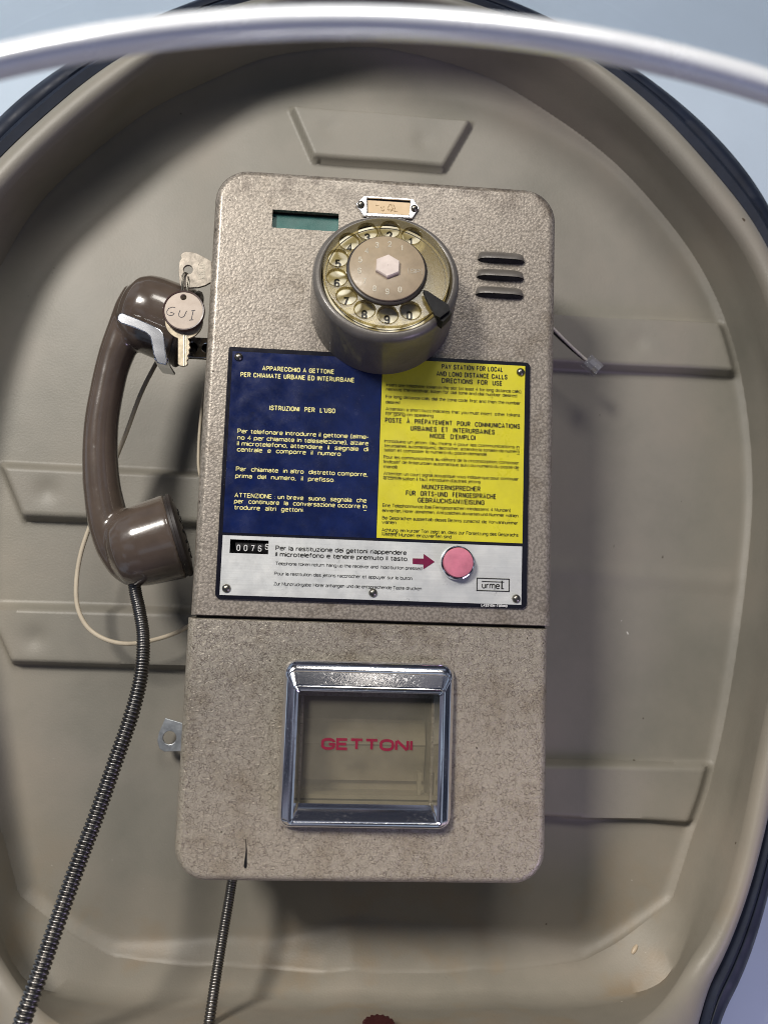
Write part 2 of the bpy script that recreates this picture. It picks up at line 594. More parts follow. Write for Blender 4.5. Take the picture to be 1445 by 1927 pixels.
def merge(*mbs):
    q = MB()
    for m_ in mbs:
        q.add(m_.v, m_.f)
    return q


def circle(cx, cz, r, n=32):
    return [(cx + r * math.cos(2 * math.pi * k / n), cz + r * math.sin(2 * math.pi * k / n)) for k in range(n)]


def rrect(x0, x1, z0, z1, r, n=8):
    """r = radii (tl, tr, br, bl)"""
    out = []
    for (cx, cz, rr, a0) in ((x0 + r[0], z1 - r[0], r[0], 180), (x1 - r[1], z1 - r[1], r[1], 90),
                             (x1 - r[2], z0 + r[2], r[2], 0), (x0 + r[3], z0 + r[3], r[3], -90)):
        for k in range(n + 1):
            t = R(a0 - 90 * k / n)
            out.append((cx + rr * math.cos(t), cz + rr * math.sin(t)))
    return out


def spline(pts, n=8, closed=False):
    P = [np.array(q, float) for q in pts]
    m_ = len(P)
    out = []
    rng = range(m_ if closed else m_ - 1)
    for i in rng:
        if closed:
            a, b, c, d = P[i - 1], P[i], P[(i + 1) % m_], P[(i + 2) % m_]
        else:
            a, b, c, d = P[max(i - 1, 0)], P[i], P[i + 1], P[min(i + 2, m_ - 1)]
        for k in range(n):
            t = k / n
            out.append(0.5 * ((2 * b) + (-a + c) * t + (2 * a - 5 * b + 4 * c - d) * t * t + (-a + 3 * b - 3 * c + d) * t ** 3))
    if not closed:
        out.append(P[-1])
    return out


# a plain grotesque alphabet drawn as strokes: "x,y[,corner radius]" points on a grid, cap height 7, x height 5
GLYPHS = {
    'a': '.2,4.3 .3,5 3.1,5 3.1,0,0|3.1,2.8,0 0,2.8 0,0 3.1,0 3.1,1.5', 'b': '0,0 0,7|*0,0 3.3,0 3.3,5 0,5', 'c': '3.1,4 3.1,5 0,5 0,0 3.1,0 3.1,1',
    'd': '3.3,0 3.3,7|*0,0 3.3,0 3.3,5 0,5', 'e': '0,2.7 3.3,2.7,0 3.3,5 0,5 0,0 3.1,0 3.2,.5', 'f': '2.1,7 .8,7 .8,0|0,5 2,5',
    'g': '*0,0 3.3,0 3.3,5 0,5|3.3,5 3.3,-2 .1,-2 .1,-1.4', 'h': '0,0 0,7|0,3 0,5 3.1,5 3.1,0', 'i': '0,0 0,5|0,6.3 0,7', 'j': '.6,5 .6,-2 -.3,-2|.6,6.3 .6,7',
    'k': '0,0 0,7|3,5 0,1.9|1.2,3.1 3.2,0', 'l': '0,0 0,7', 'm': '0,0 0,5|0,3 0,5 2.6,5 2.6,0|2.6,3 2.6,5 5.2,5 5.2,0', 'n': '0,0 0,5|0,3 0,5 3.1,5 3.1,0',
    'o': '*0,0 3.4,0 3.4,5 0,5', 'p': '0,-2 0,5|*0,0 3.3,0 3.3,5 0,5', 'q': '3.3,-2 3.3,5|*0,0 3.3,0 3.3,5 0,5', 'r': '0,0 0,5|0,3 0,5 1.9,5',
    's': '2.9,4.4 2.8,5 .1,5 .1,2.6 3,2.4 3,0 .1,0 0,.6', 't': '.8,6.4 .8,0 2,0|0,5 2,5', 'u': '0,5 0,0 3.1,0 3.1,2|3.1,5 3.1,0', 'v': '0,5 1.6,0,0 3.2,5',
    'w': '0,5 1.25,0,0 2.5,5,0 3.75,0,0 5,5', 'x': '0,5 3.1,0|3.1,5 0,0', 'y': '0,5 1.7,0|3.3,5 1.1,-2 .1,-2', 'z': '.1,5 3,5,0 .1,0,0 3.1,0',
    'A': '0,0 2.1,7,0 4.2,0|.7,2.2 3.5,2.2', 'B': '*0,0,0 3.8,0 3.8,3.7,1 0,3.7,0|0,3.7 0,7,0 3.5,7 3.5,3.7 1,3.7', 'C': '3.9,4.9 3.9,7 0,7 0,0 3.9,0 3.9,2.1',
    'D': '*0,0,0 3.9,0 3.9,7 0,7,0', 'E': '3.3,7 0,7,0 0,0,0 3.4,0|0,3.6 3,3.6', 'F': '3.3,7 0,7,0 0,0|0,3.5 2.9,3.5', 'G': '3.9,5.1 3.9,7 0,7 0,0 3.9,0 3.9,3.3,0 2.2,3.3',
    'H': '0,0 0,7|3.9,0 3.9,7|0,3.6 3.9,3.6', 'I': '0,0 0,7', 'J': '2.8,7 2.8,0 0,0 0,2', 'K': '0,0 0,7|3.7,7 0,2.7|1.3,4.2 3.9,0', 'L': '0,7 0,0,0 3.1,0',
    'M': '0,0 0,7|.2,7 2.4,.8,0 4.6,7|4.8,7 4.8,0', 'N': '0,0 0,7|.25,7 3.75,0|4,0 4,7', 'O': '*0,0 4.1,0 4.1,7 0,7', 'P': '0,0 0,7,0 3.7,7 3.7,3.1 0,3.1', 'Q': '*0,0 4.1,0 4.1,7 0,7|2.4,1.6 4.2,-.4',
    'R': '0,0 0,7,0 3.7,7 3.7,3.3 0,3.3|2,3.3 3.8,0', 'S': '3.6,5.2 3.6,7 .1,7 .1,3.8 3.7,3.3 3.7,0 0,0 0,1.8', 'T': '0,7 4,7|2,7 2,0', 'U': '0,7 0,0 3.8,0 3.8,7',
    'V': '0,7 2,0,0 4,7', 'W': '0,7 1.4,0,0 2.8,7,0 4.2,0,0 5.6,7', 'X': '0,7 3.8,0|3.8,7 0,0', 'Y': '0,7 2,3.2,0 4,7|2,3.2 2,0', 'Z': '.1,7 3.7,7,0 0,0,0 3.8,0',
    '0': '*0,0 3.3,0 3.3,7 0,7', '1': '.2,5.5 1.7,7,0 1.7,0', '2': '0,5 0,7 3.3,7 3.3,3.9 0,0,0 3.4,0', '3': '.1,5.4 .1,7 3.2,7 3.2,3.7 1.2,3.7|1.2,3.7 3.4,3.7 3.4,0 0,0 0,1.6',
    '4': '2.6,0 2.6,7,0 0,2,0 3.6,2', '5': '3.1,7 .4,7,0 .2,3.5,.3 1,4.4,.6 3.4,4.4 3.4,0 0,0 0,1.5', '6': '3.1,5.6 3.1,7 0,7 0,0 3.3,0 3.3,4 0,4 0,2', '7': '0,7 3.3,7,0 1.2,0',
    '8': '*.2,3.7 3.1,3.7 3.1,7 .2,7|*0,0 3.3,0 3.3,3.7 0,3.7', '9': '.2,1.4 .2,0 3.3,0 3.3,7 0,7 0,3 3.3,3 3.3,5',
    '.': '0,0 0,.25', ',': '.4,.3 0,-1.2', ':': '0,0 0,.3|0,4 0,4.4', "'": '0,7 0,5.6', '(': '1.2,7.6 0,5 0,1 1.2,-1.4', ')': '0,7.6 1.2,5 1.2,1 0,-1.4', '-': '0,2.7 1.8,2.7', '–': '0,3.2 3,3.2', '_': '0,-1 3,-1',
}
ACCENT = {'À': ('A', '1,9 2.1,8.1'), 'É': ('E', '1.2,8.1 2.4,9'), 'Ü': ('U', '1,8.4 1,8.9|2.8,8.4 2.8,8.9'), 'Ä': ('A', '1.2,8.4 1.2,8.9|3,8.4 3,8.9'),
          'é': ('e', '1.2,6.2 2.3,7.2'), 'ä': ('a', '.8,6.5 .8,7|2.4,6.5 2.4,7'), 'ü': ('u', '.8,6.5 .8,7|2.4,6.5 2.4,7')}


def glyph(ch):
    s = GLYPHS[ch] if ch in GLYPHS else GLYPHS[ACCENT[ch][0]] + '|' + ACCENT[ch][1]
    out = []
    for st in s.split('|'):
        closed = st.startswith('*')
        pts = []
        for q_ in st.lstrip('*').split():
            n_ = [float(w) for w in q_.split(',')]
            pts.append((n_[0], n_[1], n_[2] if len(n_) > 2 else 2.1))
        out.append((pts, closed))
    return out, max(q_[0] for st in out for q_ in st[0])


def rounded(pts, closed):
    """polyline with its corners rounded -> list of 2D points"""
    n = len(pts)
    out = []
    for i, (x, y, r) in enumerate(pts):
        if not closed and i in (0, n - 1) or r <= 0:
            out.append((x, y)); continue
        a = np.array(pts[i - 1][:2]); b = np.array((x, y)); c = np.array(pts[(i + 1) % n][:2])
        la, lc = np.hypot(*(a - b)), np.hypot(*(c - b))
        ea = la if (not closed and i - 1 == 0) else la / 2
        ec = lc if (not closed and i + 1 == n - 1) else lc / 2
        d = min(r, ea * .98, ec * .98)
        p0, p1 = b + (a - b) / la * d, b + (c - b) / lc * d
        for t in (0, .2, .4, .6, .8, 1):
            out.append(tuple((1 - t) ** 2 * p0 + 2 * t * (1 - t) * (b * .78 + (p0 + p1) * .11) + t * t * p1))
    res = [out[0]]
    for q_ in out[1:]:
        if abs(q_[0] - res[-1][0]) + abs(q_[1] - res[-1][1]) > 1e-5:
            res.append(q_)
    if closed and abs(res[0][0] - res[-1][0]) + abs(res[0][1] - res[-1][1]) < 1e-5:
        res.pop()
    return res


def ribbon(P, w, closed):
    """flat stroke of width w along P, mitred -> vertices, faces"""
    P = np.array(P, float)
    n = len(P)
    L, Rr = [], []
    for i in range(n):
        a = P[i - 1] if (i or closed) else None
        c = P[(i + 1) % n] if (i < n - 1 or closed) else None
        d0 = (P[i] - a) / (np.hypot(*(P[i] - a)) + 1e-12) if a is not None else None
        d1 = (c - P[i]) / (np.hypot(*(c - P[i])) + 1e-12) if c is not None else None
        if d0 is None: d0 = d1
        if d1 is None: d1 = d0
        n0 = np.array((-d0[1], d0[0])); n1 = np.array((-d1[1], d1[0]))
        m_ = n0 + n1
        m_ = m_ / (np.hypot(*m_) + 1e-9)
        k = 1 / max(0.66, float(m_ @ n0))
        L.append(P[i] + m_ * w / 2 * k); Rr.append(P[i] - m_ * w / 2 * k)
    v = L + Rr
    f = [(i, (i + 1) % n, n + (i + 1) % n, n + i) for i in range(n if closed else n - 1)]
    return v, f


def type_geo(body, cap, weight, width=None, clear=0.55):
    """-> [(x, z, layer)], faces; the cap height includes the stroke, the line starts at x = 0.
    clear = gap between neighbouring letters in stroke widths"""
    sz = (cap - weight) / 7.0
    gs = [None if ch == ' ' else glyph(ch) for ch in body]
    wg = sum(g_[1] for g_ in gs if g_)
    ng = len(gs) - 1
    sp = 1.5
    nsp = sum(1 for g_ in gs if g_ is None)
    if width:
        g = weight * (1 + clear)
        sx = (width - weight - ng * g * 0.92) / (wg + nsp * sp + .01)
        if sx < sz * 0.42:
            sx = sz * 0.42
            g = (width - weight - sx * (wg + nsp * sp)) / max(ng, 1) / 0.92
    else:
        sx, g = sz, max(1.75 * sz, weight * 1.3)
    V, F = [], []
    x = 0.0
    for g_ in gs:
        if g_ is None:
            x += sp * sx + g * 0.92
            continue
        for k, (pts, closed) in enumerate(g_[0]):
            P = [(x + a * sx + weight / 2, b * sz + weight / 2) for a, b in rounded(pts, closed)]
            v, f = ribbon(P, weight, closed)
            o = len(V)
            V += [(a, b, k) for a, b in v]
            F += [tuple(i + o for i in q_) for q_ in f]
        x += g_[1] * sx + g * 0.92
    return V, F


def text_line(mb, body, x0, x1, z, cap, y, weight, clear=0.55):
    v, f = type_geo(body, cap, weight, x1 - x0, clear)
    mb.add([(x0 + a, y - 6e-6 * k, z + b) for a, b, k in v], f)


# ------------------------------------------------------------------ setting: wall behind the booth
mb = MB()
mb.add([(-3, 0.24, -2.2), (3, 0.24, -2.2), (3, 0.24, 2.2), (-3, 0.24, 2.2)], [(0, 1, 2, 3)])
wall = build('wall', mb, M['wall'], smooth=False)
tag(wall, kind='structure')

# ------------------------------------------------------------------ booth: moulded shell, rubber edge, visor
XC = 0.105
YB = 0.13
booth = thing('phone_booth', 'moulded grey-beige plastic booth shell with navy rubber edge behind the telephone', 'phone booth', (XC, YB, -0.46))


def mirror(h):
    """right-hand half outline from top to bottom -> closed loop, clockwise from the top centre"""
    return [(XC + a, b) for a, b in h] + [(XC - a, b) for a, b in h[::-1] if a > 1e-6]


NR = 480


def resample(loop, n=NR):
    P = np.array(loop)
    P = np.vstack([P, P[:1]])
    d = np.concatenate([[0], np.cumsum(np.hypot(*np.diff(P, axis=0).T))])
    t = np.linspace(0, d[-1], n, endpoint=False)
    return np.stack([np.interp(t, d, P[:, 0]), np.interp(t, d, P[:, 1])], 1)


def by_angle(loop, n=NR, c=(XC, -0.08)):
    """resample a star-shaped loop at equal angles so that several loops line up"""
    P = np.array(loop)
    a = np.unwrap(np.arctan2(P[:, 0] - c[0], P[:, 1] - c[1]))
    r = np.hypot(P[:, 0] - c[0], P[:, 1] - c[1])
    a = np.concatenate([a - 2 * np.pi, a, a + 2 * np.pi]); r = np.concatenate([r, r, r])
    o_ = np.argsort(a)
    t = np.linspace(0, 2 * np.pi, n, endpoint=False)
    rr = np.interp(t, a[o_], r[o_])
    return np.stack([c[0] + rr * np.sin(t), c[1] + rr * np.cos(t)], 1)


def sm(h, n=6):
    return [tuple(q) for q in spline(h, n)]


crease_h = sm([(0, .314), (.055, .309), (.105, .295), (.148, .272), (.197, .2435), (.222, .221), (.247, .195), (.272, .168), (.291, .142),
               (.314, .091), (.331, .028), (.339, -.053), (.338, -.082), (.326, -.17), (.303, -.297), (.282, -.354), (.263, -.410)]) + \
    [(.188, -.4545), (.1, -.457), (0, -.457)]
floor_h = sm([(0, .316), (.055, .311), (.108, .296), (.152, .272), (.199, .241), (.224, .219), (.250, .191), (.275, .163), (.294, .137),
              (.317, .088), (.333, .025), (.340, -.055), (.339, -.085), (.327, -.175), (.304, -.30), (.284, -.36), (.266, -.415), (.252, -.452)]) + \
    [(.236, -.466), (.1, -.469), (0, -.469)]
lip_h = sm([(0, .318), (.09, .302), (.164, .267), (.195, .239), (.24, .196), (.284, .143), (.308, .108), (.330, .02), (.335, -.09), (.326, -.18),
            (.309, -.250), (.296, -.309), (.282, -.371), (.257, -.426), (.222, -.452), (.12, -.446), (0, -.444)])
out_h = sm([(0, .334), (.055, .327), (.132, .303), (.198, .265), (.225, .246), (.258, .211), (.288, .177), (.317, .139), (.343, .06), (.350, -.05),
            (.345, -.17), (.312, -.329), (.295, -.386), (.271, -.441), (.22, -.51), (.13, -.54), (0, -.55)])
trim_h = sm([(0, .365), (.1, .345), (.181, .309), (.241, .271), (.277, .243), (.303, .215), (.326, .186), (.358, .10), (.370, -.04),
             (.361, -.2), (.315, -.409), (.287, -.474), (.226, -.54), (.13, -.57), (0, -.58)])
L_crease, L_floor, L_lip, L_out, L_trim = [by_angle(mirror(h)) for h in (crease_h, floor_h, lip_h, out_h, trim_h)]


def soften(L_, n=9, times=2):
    k = np.ones(n) / n
    for _ in range(times):
        P = np.vstack([L_[-n:], L_, L_[:n]])
        L_ = np.stack([np.convolve(P[:, c_], k, 'same')[n:-n] for c_ in (0, 1)], 1)
    return L_


up_ = np.clip((L_crease[:, 1:] + 0.36) / 0.06, 0, 1)
L_crease = L_crease * (1 - up_) + soften(L_crease, 15) * up_
L_floor, L_lip, L_out, L_trim = soften(L_floor, 5, 1), soften(L_lip, 13), soften(L_out, 13), soften(L_trim, 13)
th = np.linspace(0, 2 * np.pi, NR, endpoint=False)
down = np.clip((np.cos(th + np.pi) - 0.80) / 0.17, 0, 1)      # 1 at the bottom of the booth
y_lip = 0.060 - 0.085 * (down * down * (3 - 2 * down))

# back panel with pressed ribs, as a fine height field
CR = np.array(L_crease)


def sdist(px, pz):
    """signed distance to the panel outline, negative inside"""
    A = CR; B_ = np.roll(CR, -1, 0)
    out = np.empty(len(px))
    for i0 in range(0, len(px), 4000):
        X = px[i0:i0 + 4000, None]; Zq = pz[i0:i0 + 4000, None]
        ex = B_[:, 0] - A[:, 0]; ez = B_[:, 1] - A[:, 1]
        t = np.clip(((X - A[:, 0]) * ex + (Zq - A[:, 1]) * ez) / (ex * ex + ez * ez), 0, 1)
        d = np.sqrt(((X - A[:, 0] - t * ex) ** 2 + (Zq - A[:, 1] - t * ez) ** 2).min(1))
        cond = ((A[:, 1] > Zq) != (B_[:, 1] > Zq)) & (X < (B_[:, 0] - A[:, 0]) * (Zq - A[:, 1]) / (B_[:, 1] - A[:, 1] + 1e-12) + A[:, 0])
        ins = cond.sum(1) % 2 == 1
        out[i0:i0 + 4000] = np.where(ins, -d, d)
    return out


def convex_sd(px, pz, poly):
    """max of edge half-planes (clockwise or anticlockwise convex polygon), negative inside"""
    P = np.array(poly, float)
    c = P.mean(0)
    best = np.full(len(px), -1e9)
    for i in range(len(P)):
        a, b = P[i], P[(i + 1) % len(P)]
        n = np.array([b[1] - a[1], -(b[0] - a[0])]); n /= np.hypot(*n)
        if np.dot(n, c - a) > 0:
            n = -n
        best = np.maximum(best, (px - a[0]) * n[0] + (pz - a[1]) * n[1])
    return best


gx = np.arange(-0.26, 0.4701, 0.0022)
gz = np.arange(-0.475, 0.3351, 0.0022)
GX, GZ = np.meshgrid(gx, gz)
px, pz = GX.ravel(), GZ.ravel()
sd = sdist(px, pz)
ribs = [
    ([(0.02391, 0.25914), (0.18531, 0.25952), (0.1614, 0.21282), (0.0457, 0.21289)], 0.0085, 0.004),
    ([(-0.19757, -0.07081), (-0.018, -0.07183), (-0.01571, -0.11402), (-0.17704, -0.11378)], 0.0115, 0.006),
    ([(-0.19912, -0.18632), (-0.01188, -0.18461), (-0.00934, -0.23142), (-0.17622, -0.23086)], 0.0120, 0.006),
    ([(0.23394, 0.08352), (0.42703, 0.08445), (0.44319, 0.03878), (0.23468, 0.03827)], 0.0120, 0.005),
    ([(0.23123, -0.30087), (0.40757, -0.30008), (0.39514, -0.34689), (0.23197, -0.34286)], 0.0110, 0.0035),
    ([(0.22823, -0.13179), (0.43488, -0.14042), (0.4328, -0.15294), (0.22849, -0.14629)], 0.0010, 0.014),
]
Y = np.full(len(px), YB)
for poly, h, soft in ribs:
    d = convex_sd(px, pz, poly)
    t = np.clip(-d / soft + 0.5, 0, 1)
    Y -= h * t * t * (3 - 2 * t) * np.clip((-sd - 0.001) / 0.011, 0, 1)
for (dx, dz, rr, hh) in [(-0.15843, -0.09127, 0.009, 0.0018), (-0.15822, -0.21056, 0.009, 0.002), (0.05865, 0.24089, 0.009, 0.001), (0.14172, 0.23566, 0.009, 0.001), (0.33621, 0.06265, 0.009, 0.0012)]:
    Y += hh * np.exp(-((px - dx) ** 2 + (pz - dz) ** 2) / rr ** 2)
side = np.clip((px - XC) / 0.2, -1, 1)
fil = 0.034 - 0.026 * np.clip(side, 0, 1) - 0.024 * np.clip(-side * 3, 0, 1) * np.clip((-0.27 - pz) / 0.1, 0, 1) + 0.014 * np.clip((-0.42 - pz) / 0.03, 0, 1) * np.clip((0.20 - np.abs(px - XC)) / 0.08, 0, 1)     # generous radius left and on top
fil = np.clip(fil, 0.008, 0.04)
s_ = np.clip((sd + fil) / fil, 0, 1)
Y -= 0.55 * fil * s_ * s_
Y += 0.0010 * np.sin(px * 23 + 1.0) * np.sin(pz * 19) + 0.0006 * np.sin(px * 61 + pz * 17)
nx, nzz = len(gx), len(gz)
keep = (sd < 0.006).reshape(nzz, nx)
idx = np.arange(nx * nzz).reshape(nzz, nx)
mask = keep[:-1, :-1] & keep[1:, :-1] & keep[:-1, 1:] & keep[1:, 1:]
q = np.stack([idx[:-1, :-1], idx[:-1, 1:], idx[1:, 1:], idx[1:, :-1]], -1)[mask]
used = np.unique(q)
remap = np.full(nx * nzz, -1); remap[used] = np.arange(len(used))
panel = MB()
panel.v = [(px[i], Y[i], pz[i]) for i in used]
panel.f = [tuple(remap[g]) for g in q]


def ring(loop, y):
    y = np.broadcast_to(y, (NR,))
    return [(loop[i, 0], y[i], loop[i, 1]) for i in range(NR)]


side_r = np.clip((L_crease[:, 0] - XC) / 0.2, -1, 1)
fil_r = np.clip(0.034 - 0.026 * np.clip(side_r, 0, 1) - 0.024 * np.clip(-side_r * 3, 0, 1) * np.clip((-0.27 - L_crease[:, 1]) / 0.1, 0, 1) + 0.014 * np.clip((-0.42 - L_crease[:, 1]) / 0.03, 0, 1) * np.clip((0.20 - np.abs(L_crease[:, 0] - XC)) / 0.08, 0, 1), 0.008, 0.04)
y0 = YB - 0.55 * fil_r + 0.0015
y1 = np.minimum(y0 - 0.004, 0.115)
cen = np.array([XC, -0.08])
rings = [ring(L_crease, y0)]
for k in (0.15, 0.4, 0.7, 1.0):
    rings.append(ring(L_crease * (1 - k) + L_floor * k, y0 * (1 - k) + (y0 * 0.25 + 0.066) * k))
yA = y0 * 0.25 + 0.066
for k in (0.25, 0.5, 0.75, 0.95):
    rings.append(ring(L_floor * (1 - k) + L_lip * k, yA * (1 - k) + (y_lip + 0.004) * k))
for k, dy in ((0.0, .004), (.05, -.0005), (.14, -.0035), (.28, -.0052), (.5, -.0045), (.72, -.0015), (.88, .003), (1.0, .009)):
    rings.append(ring(L_lip * (1 - k) + L_out * k, y_lip + dy))
shell = MB()
shell.loft(rings)
sh = build('shell', merge(panel, shell), M['shell'], booth, True, 60, fix=False)

trim = MB()
y_o = y_lip + 0.011
trim.loft([ring(L_out, y_o + 0.004), ring(L_out * 0.96 + L_trim * 0.04, y_o - 0.003), ring(L_out * 0.78 + L_trim * 0.22, y_o - 0.0055),
           ring(L_out * 0.66 + L_trim * 0.34, y_o - 0.003), ring(L_out * 0.60 + L_trim * 0.40, y_o + 0.001), ring(L_out * 0.55 + L_trim * 0.45, y_o - 0.001),
           ring(L_out * 0.40 + L_trim * 0.60, y_o - 0.001), ring(L_out * 0.12 + L_trim * 0.88, y_o + 0.006), ring(L_trim, y_o + 0.018),
           ring(L_trim, y_o + 0.05), ring(L_out * 0.3 + L_trim * 0.7, y_o + 0.16)])
build('edge_trim', trim, M['trim'], booth, True, 50)

# visor: a tinted sheet from the shell's upper edge out to a bright rolled edge
RV, YV, CVX, CVZ = 0.4629, -0.30, 0.1094, -0.4509
arc = np.linspace(R(-62), R(62), 97)
edge = [(CVX + RV * math.sin(t), YV + 0.06 * (1 - math.cos(t)), CVZ + .0012 + RV * math.cos(t)) for t in arc]
vs_ = MB()
root_ring = []
for t in arc:
    i = int(round((t * 1.12) / (2 * math.pi) * NR)) % NR
    root_ring.append((float(L_trim[i, 0]), float(y_o[i] + 0.02), float(L_trim[i, 1])))
rows = []
for k in range(15):
    w = k / 14
    rows.append([tuple(np.array(a) * (1 - w) + np.array(b) * w + np.array((0, -0.05, 0.06)) * math.sin(math.pi * w)) for a, b in zip(root_ring, edge)])
vs_.loft(rows, closed=False)
build('visor', vs_, M['visor'], booth, True, 60, fix=False)
rt = MB()
prof = [(.0076 * math.cos(R(18 * k)), .0070 * math.sin(R(18 * k)) - .0012 * math.cos(R(36 * k))) for k in range(20)]
rg = []
for t, e_ in zip(arc, edge):
    rad = Vector((math.sin(t), 0, math.cos(t)))
    rg.append([tuple(Vector(e_) + rad * b * 0.64 + Vector((0, -a * 0.64, 0))) for a, b in prof])
rt.loft(rg, True, True, True)
build('visor_edge', rt, M['rim'], booth, True, 50)

# beads of old glue in the corners of the shell
from mathutils.bvhtree import BVHTree
bvh = BVHTree.FromPolygons([v.co[:] for v in sh.data.vertices], [tuple(p_.vertices) for p_ in sh.data.polygons])
for pts, rr in (([(0.33544, 0.096, -0.44215), (0.33374, 0.095, -0.44407), (0.33205, 0.094, -0.44598), (0.33037, 0.093, -0.44787)], 0.0016),):
    fixed = []
    for q_ in pts:
        hit = bvh.ray_cast(Vector((q_[0], 0.078, q_[2])), Vector((0, 1, 0)))
        fixed.append((q_[0], hit[0].y - rr * .25, q_[2]) if hit[0] else q_)
    pts = fixed
    g_ = MB()
    n_ = len(pts)
    g_.tube(pts, [rr * (0.25 + math.sin(math.pi * (k + 0.5) / n_)) for k in range(n_)], 10)
    build('glue_bead', g_, M['glue'], booth, True, 60)

# ------------------------------------------------------------------ the telephone
phone = thing('pay_phone', 'grey hammered-metal rotary pay phone hung on the shell, token window below', 'pay phone', (0.105, 0.125, -0.352))
UX0, UX1, UZ0, UZ1 = -0.0162, 0.2284, -0.1838, 0.1308
LX0, LX1, LZ0, LZ1 = -0.0178, 0.2264, -0.3540, -0.1852


def case(x0, x1, z0, z1, r, f, ins, yb=0.122):
    """ins: which sides round over (left, right, bottom, top)"""
    rings = []
    rings.append([(a, yb, b) for a, b in rrect(x0 + .0015 * ins[0], x1 - .0015 * ins[1], z0, z1, r)])
    for k in range(0, 9):
        t = R(90 * k / 8)
        d = f * (1 - math.cos(t)) * 0.85
        y = f * (1 - math.sin(t))
        e0 = 0.0010 * (1 - math.cos(t))
        dl = [d if q_ else e0 for q_ in ins]
        rr = [max(q_ - d, 0.0004) for q_ in r]
        rings.append([(a, y, b) for a, b in rrect(x0 + dl[0], x1 - dl[1], z0 + dl[2], z1 - dl[3], rr)])
    m_ = MB()
    m_.loft(rings, True, True, True)
    return m_


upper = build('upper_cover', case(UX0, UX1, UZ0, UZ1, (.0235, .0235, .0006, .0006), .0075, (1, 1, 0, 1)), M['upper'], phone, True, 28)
lower = build('lower_door', case(LX0, LX1, LZ0, LZ1, (.0006, .0006, .0215, .0215), .0070, (1, 1, 1, 0)), M['lower'], phone, True, 28)
# dark gasket in the joint between the two
gs = MB(); gs.box(UX0 + 0.004, UX1 - 0.004, 0.004, 0.12, LZ1 - 0.0002, UZ0 + 0.0002)
build('joint_strip', gs, M['void'], phone, False)

# windows cut in the covers
dsp = [(0.02481, 0.10116), (0.07153, 0.1012), (0.07131, 0.08784), (0.02508, 0.08789)]
dx0, dx1 = (dsp[0][0] + dsp[3][0]) / 2, (dsp[1][0] + dsp[2][0]) / 2
dz1, dz0 = (dsp[0][1] + dsp[1][1]) / 2, (dsp[2][1] + dsp[3][1]) / 2
offs = -ROOT_LOC[phone]
ctr = [(0.00799, -0.13245), (0.03367, -0.13207), (0.03374, -0.14142), (0.00823, -0.14158)]
cx0, cx1 = (ctr[0][0] + ctr[3][0]) / 2, (ctr[1][0] + ctr[2][0]) / 2
cz1, cz0 = (ctr[0][1] + ctr[1][1]) / 2, (ctr[2][1] + ctr[3][1]) / 2
fr = [(0.05951, -0.2305), (0.14903, -0.23102), (0.14814, -0.30094), (0.05955, -0.30836)]
fx0, fx1 = 0.0625, 0.1535
cut = lambda *b: temp(MB().box(*b))
# the cutters live in world space like the covers' own vertices; covers are offset children, so move them together
def cut_at(o, boxes):
    cs = []
    for b in boxes:
        c = cut(*b)
        c.location = (0, 0, 0)
        cs.append(c)
    old_parent, old_loc = o.parent, o.location.copy()
    o.parent = None
    o.location = (0, 0, 0)
    bpy.context.view_layer.update()
    boolean(o, cs)
    o.parent = old_parent
    o.location = old_loc


cut_at(upper, [(dx0, dx1, -0.01, 0.012, dz0, dz1), (cx0 - .001, cx1 + .001, -0.01, 0.008, cz0 - .001, cz1 + .001)])
for p_ in upper.data.polygons: p_.use_smooth = True
upper.data.set_sharp_from_angle(angle=R(28))

# display
mb = MB(); mb.box(dx0 - .0008, dx1 + .0008, 0.0048, 0.0056, dz0 - .0008, dz1 + .0008)
d_ = build('display', mb, M['teal'], phone, False)
mb = MB()
mb.box(dx0 - .0003, dx1 + .0003, 0.0040, 0.0047, dz1 - .0010, dz1 + .0004)
build('top_strip', mb, M['black'], d_, False)  # black strip along the top of the display window

# ear slots
for (lu, lv, ru, rv) in ((900,483,986,490),(898,517,985,523),(896,549,982,556)):
    pass
for sl in [[(0.1706, 0.07347), (0.20516, 0.0737)], [(0.17011, 0.06087), (0.20499, 0.06067)], [(0.16964, 0.04794), (0.20481, 0.04772)]]:
    (x0, z0), (x1, z1) = sl
    zc = (z0 + z1) / 2
    hood = MB()
    rows = []
    NU = 22
    for j in range(9):
        v = j / 8
        row = []
        for i in range(NU + 1):
            u = -1 + 2 * i / NU
            wdt = math.sqrt(max(0.0, 1 - abs(u) ** 5))
            zz = zc + 0.0066 * wdt ** 0.5 * (1 - v) + 0.0004 * (1 - v) - 0.0002 * v
            yy = -0.0058 * math.sin(v * math.pi / 2) ** 0.8 * wdt
            row.append((x0 + (x1 - x0) * i / NU, yy + 0.0004, zz))
        rows.append(row)
    hood.loft(rows, closed=False)
    lo = build('ear_slot', hood, M['drum'], phone, True, 60)
    dk = MB()
    pts = []
    for i in range(NU + 1):
        u = -1 + 2 * i / NU
        wdt = math.sqrt(max(0.0, 1 - abs(u) ** 4))
        pts.append((x0 + (x1 - x0) * (0.03 + 0.94 * i / NU), -0.0052 * wdt + 0.0003, zc - 0.0004))
    low = [(a, -0.0004, zc - 0.0006 - 0.0012 * math.sqrt(max(0, 1 - abs(-1 + 2 * i / NU) ** 4))) for i, (a, b, c) in enumerate(pts)]
    dk.loft([pts, low], closed=False)
    build('opening', dk, M['void'], lo, False)

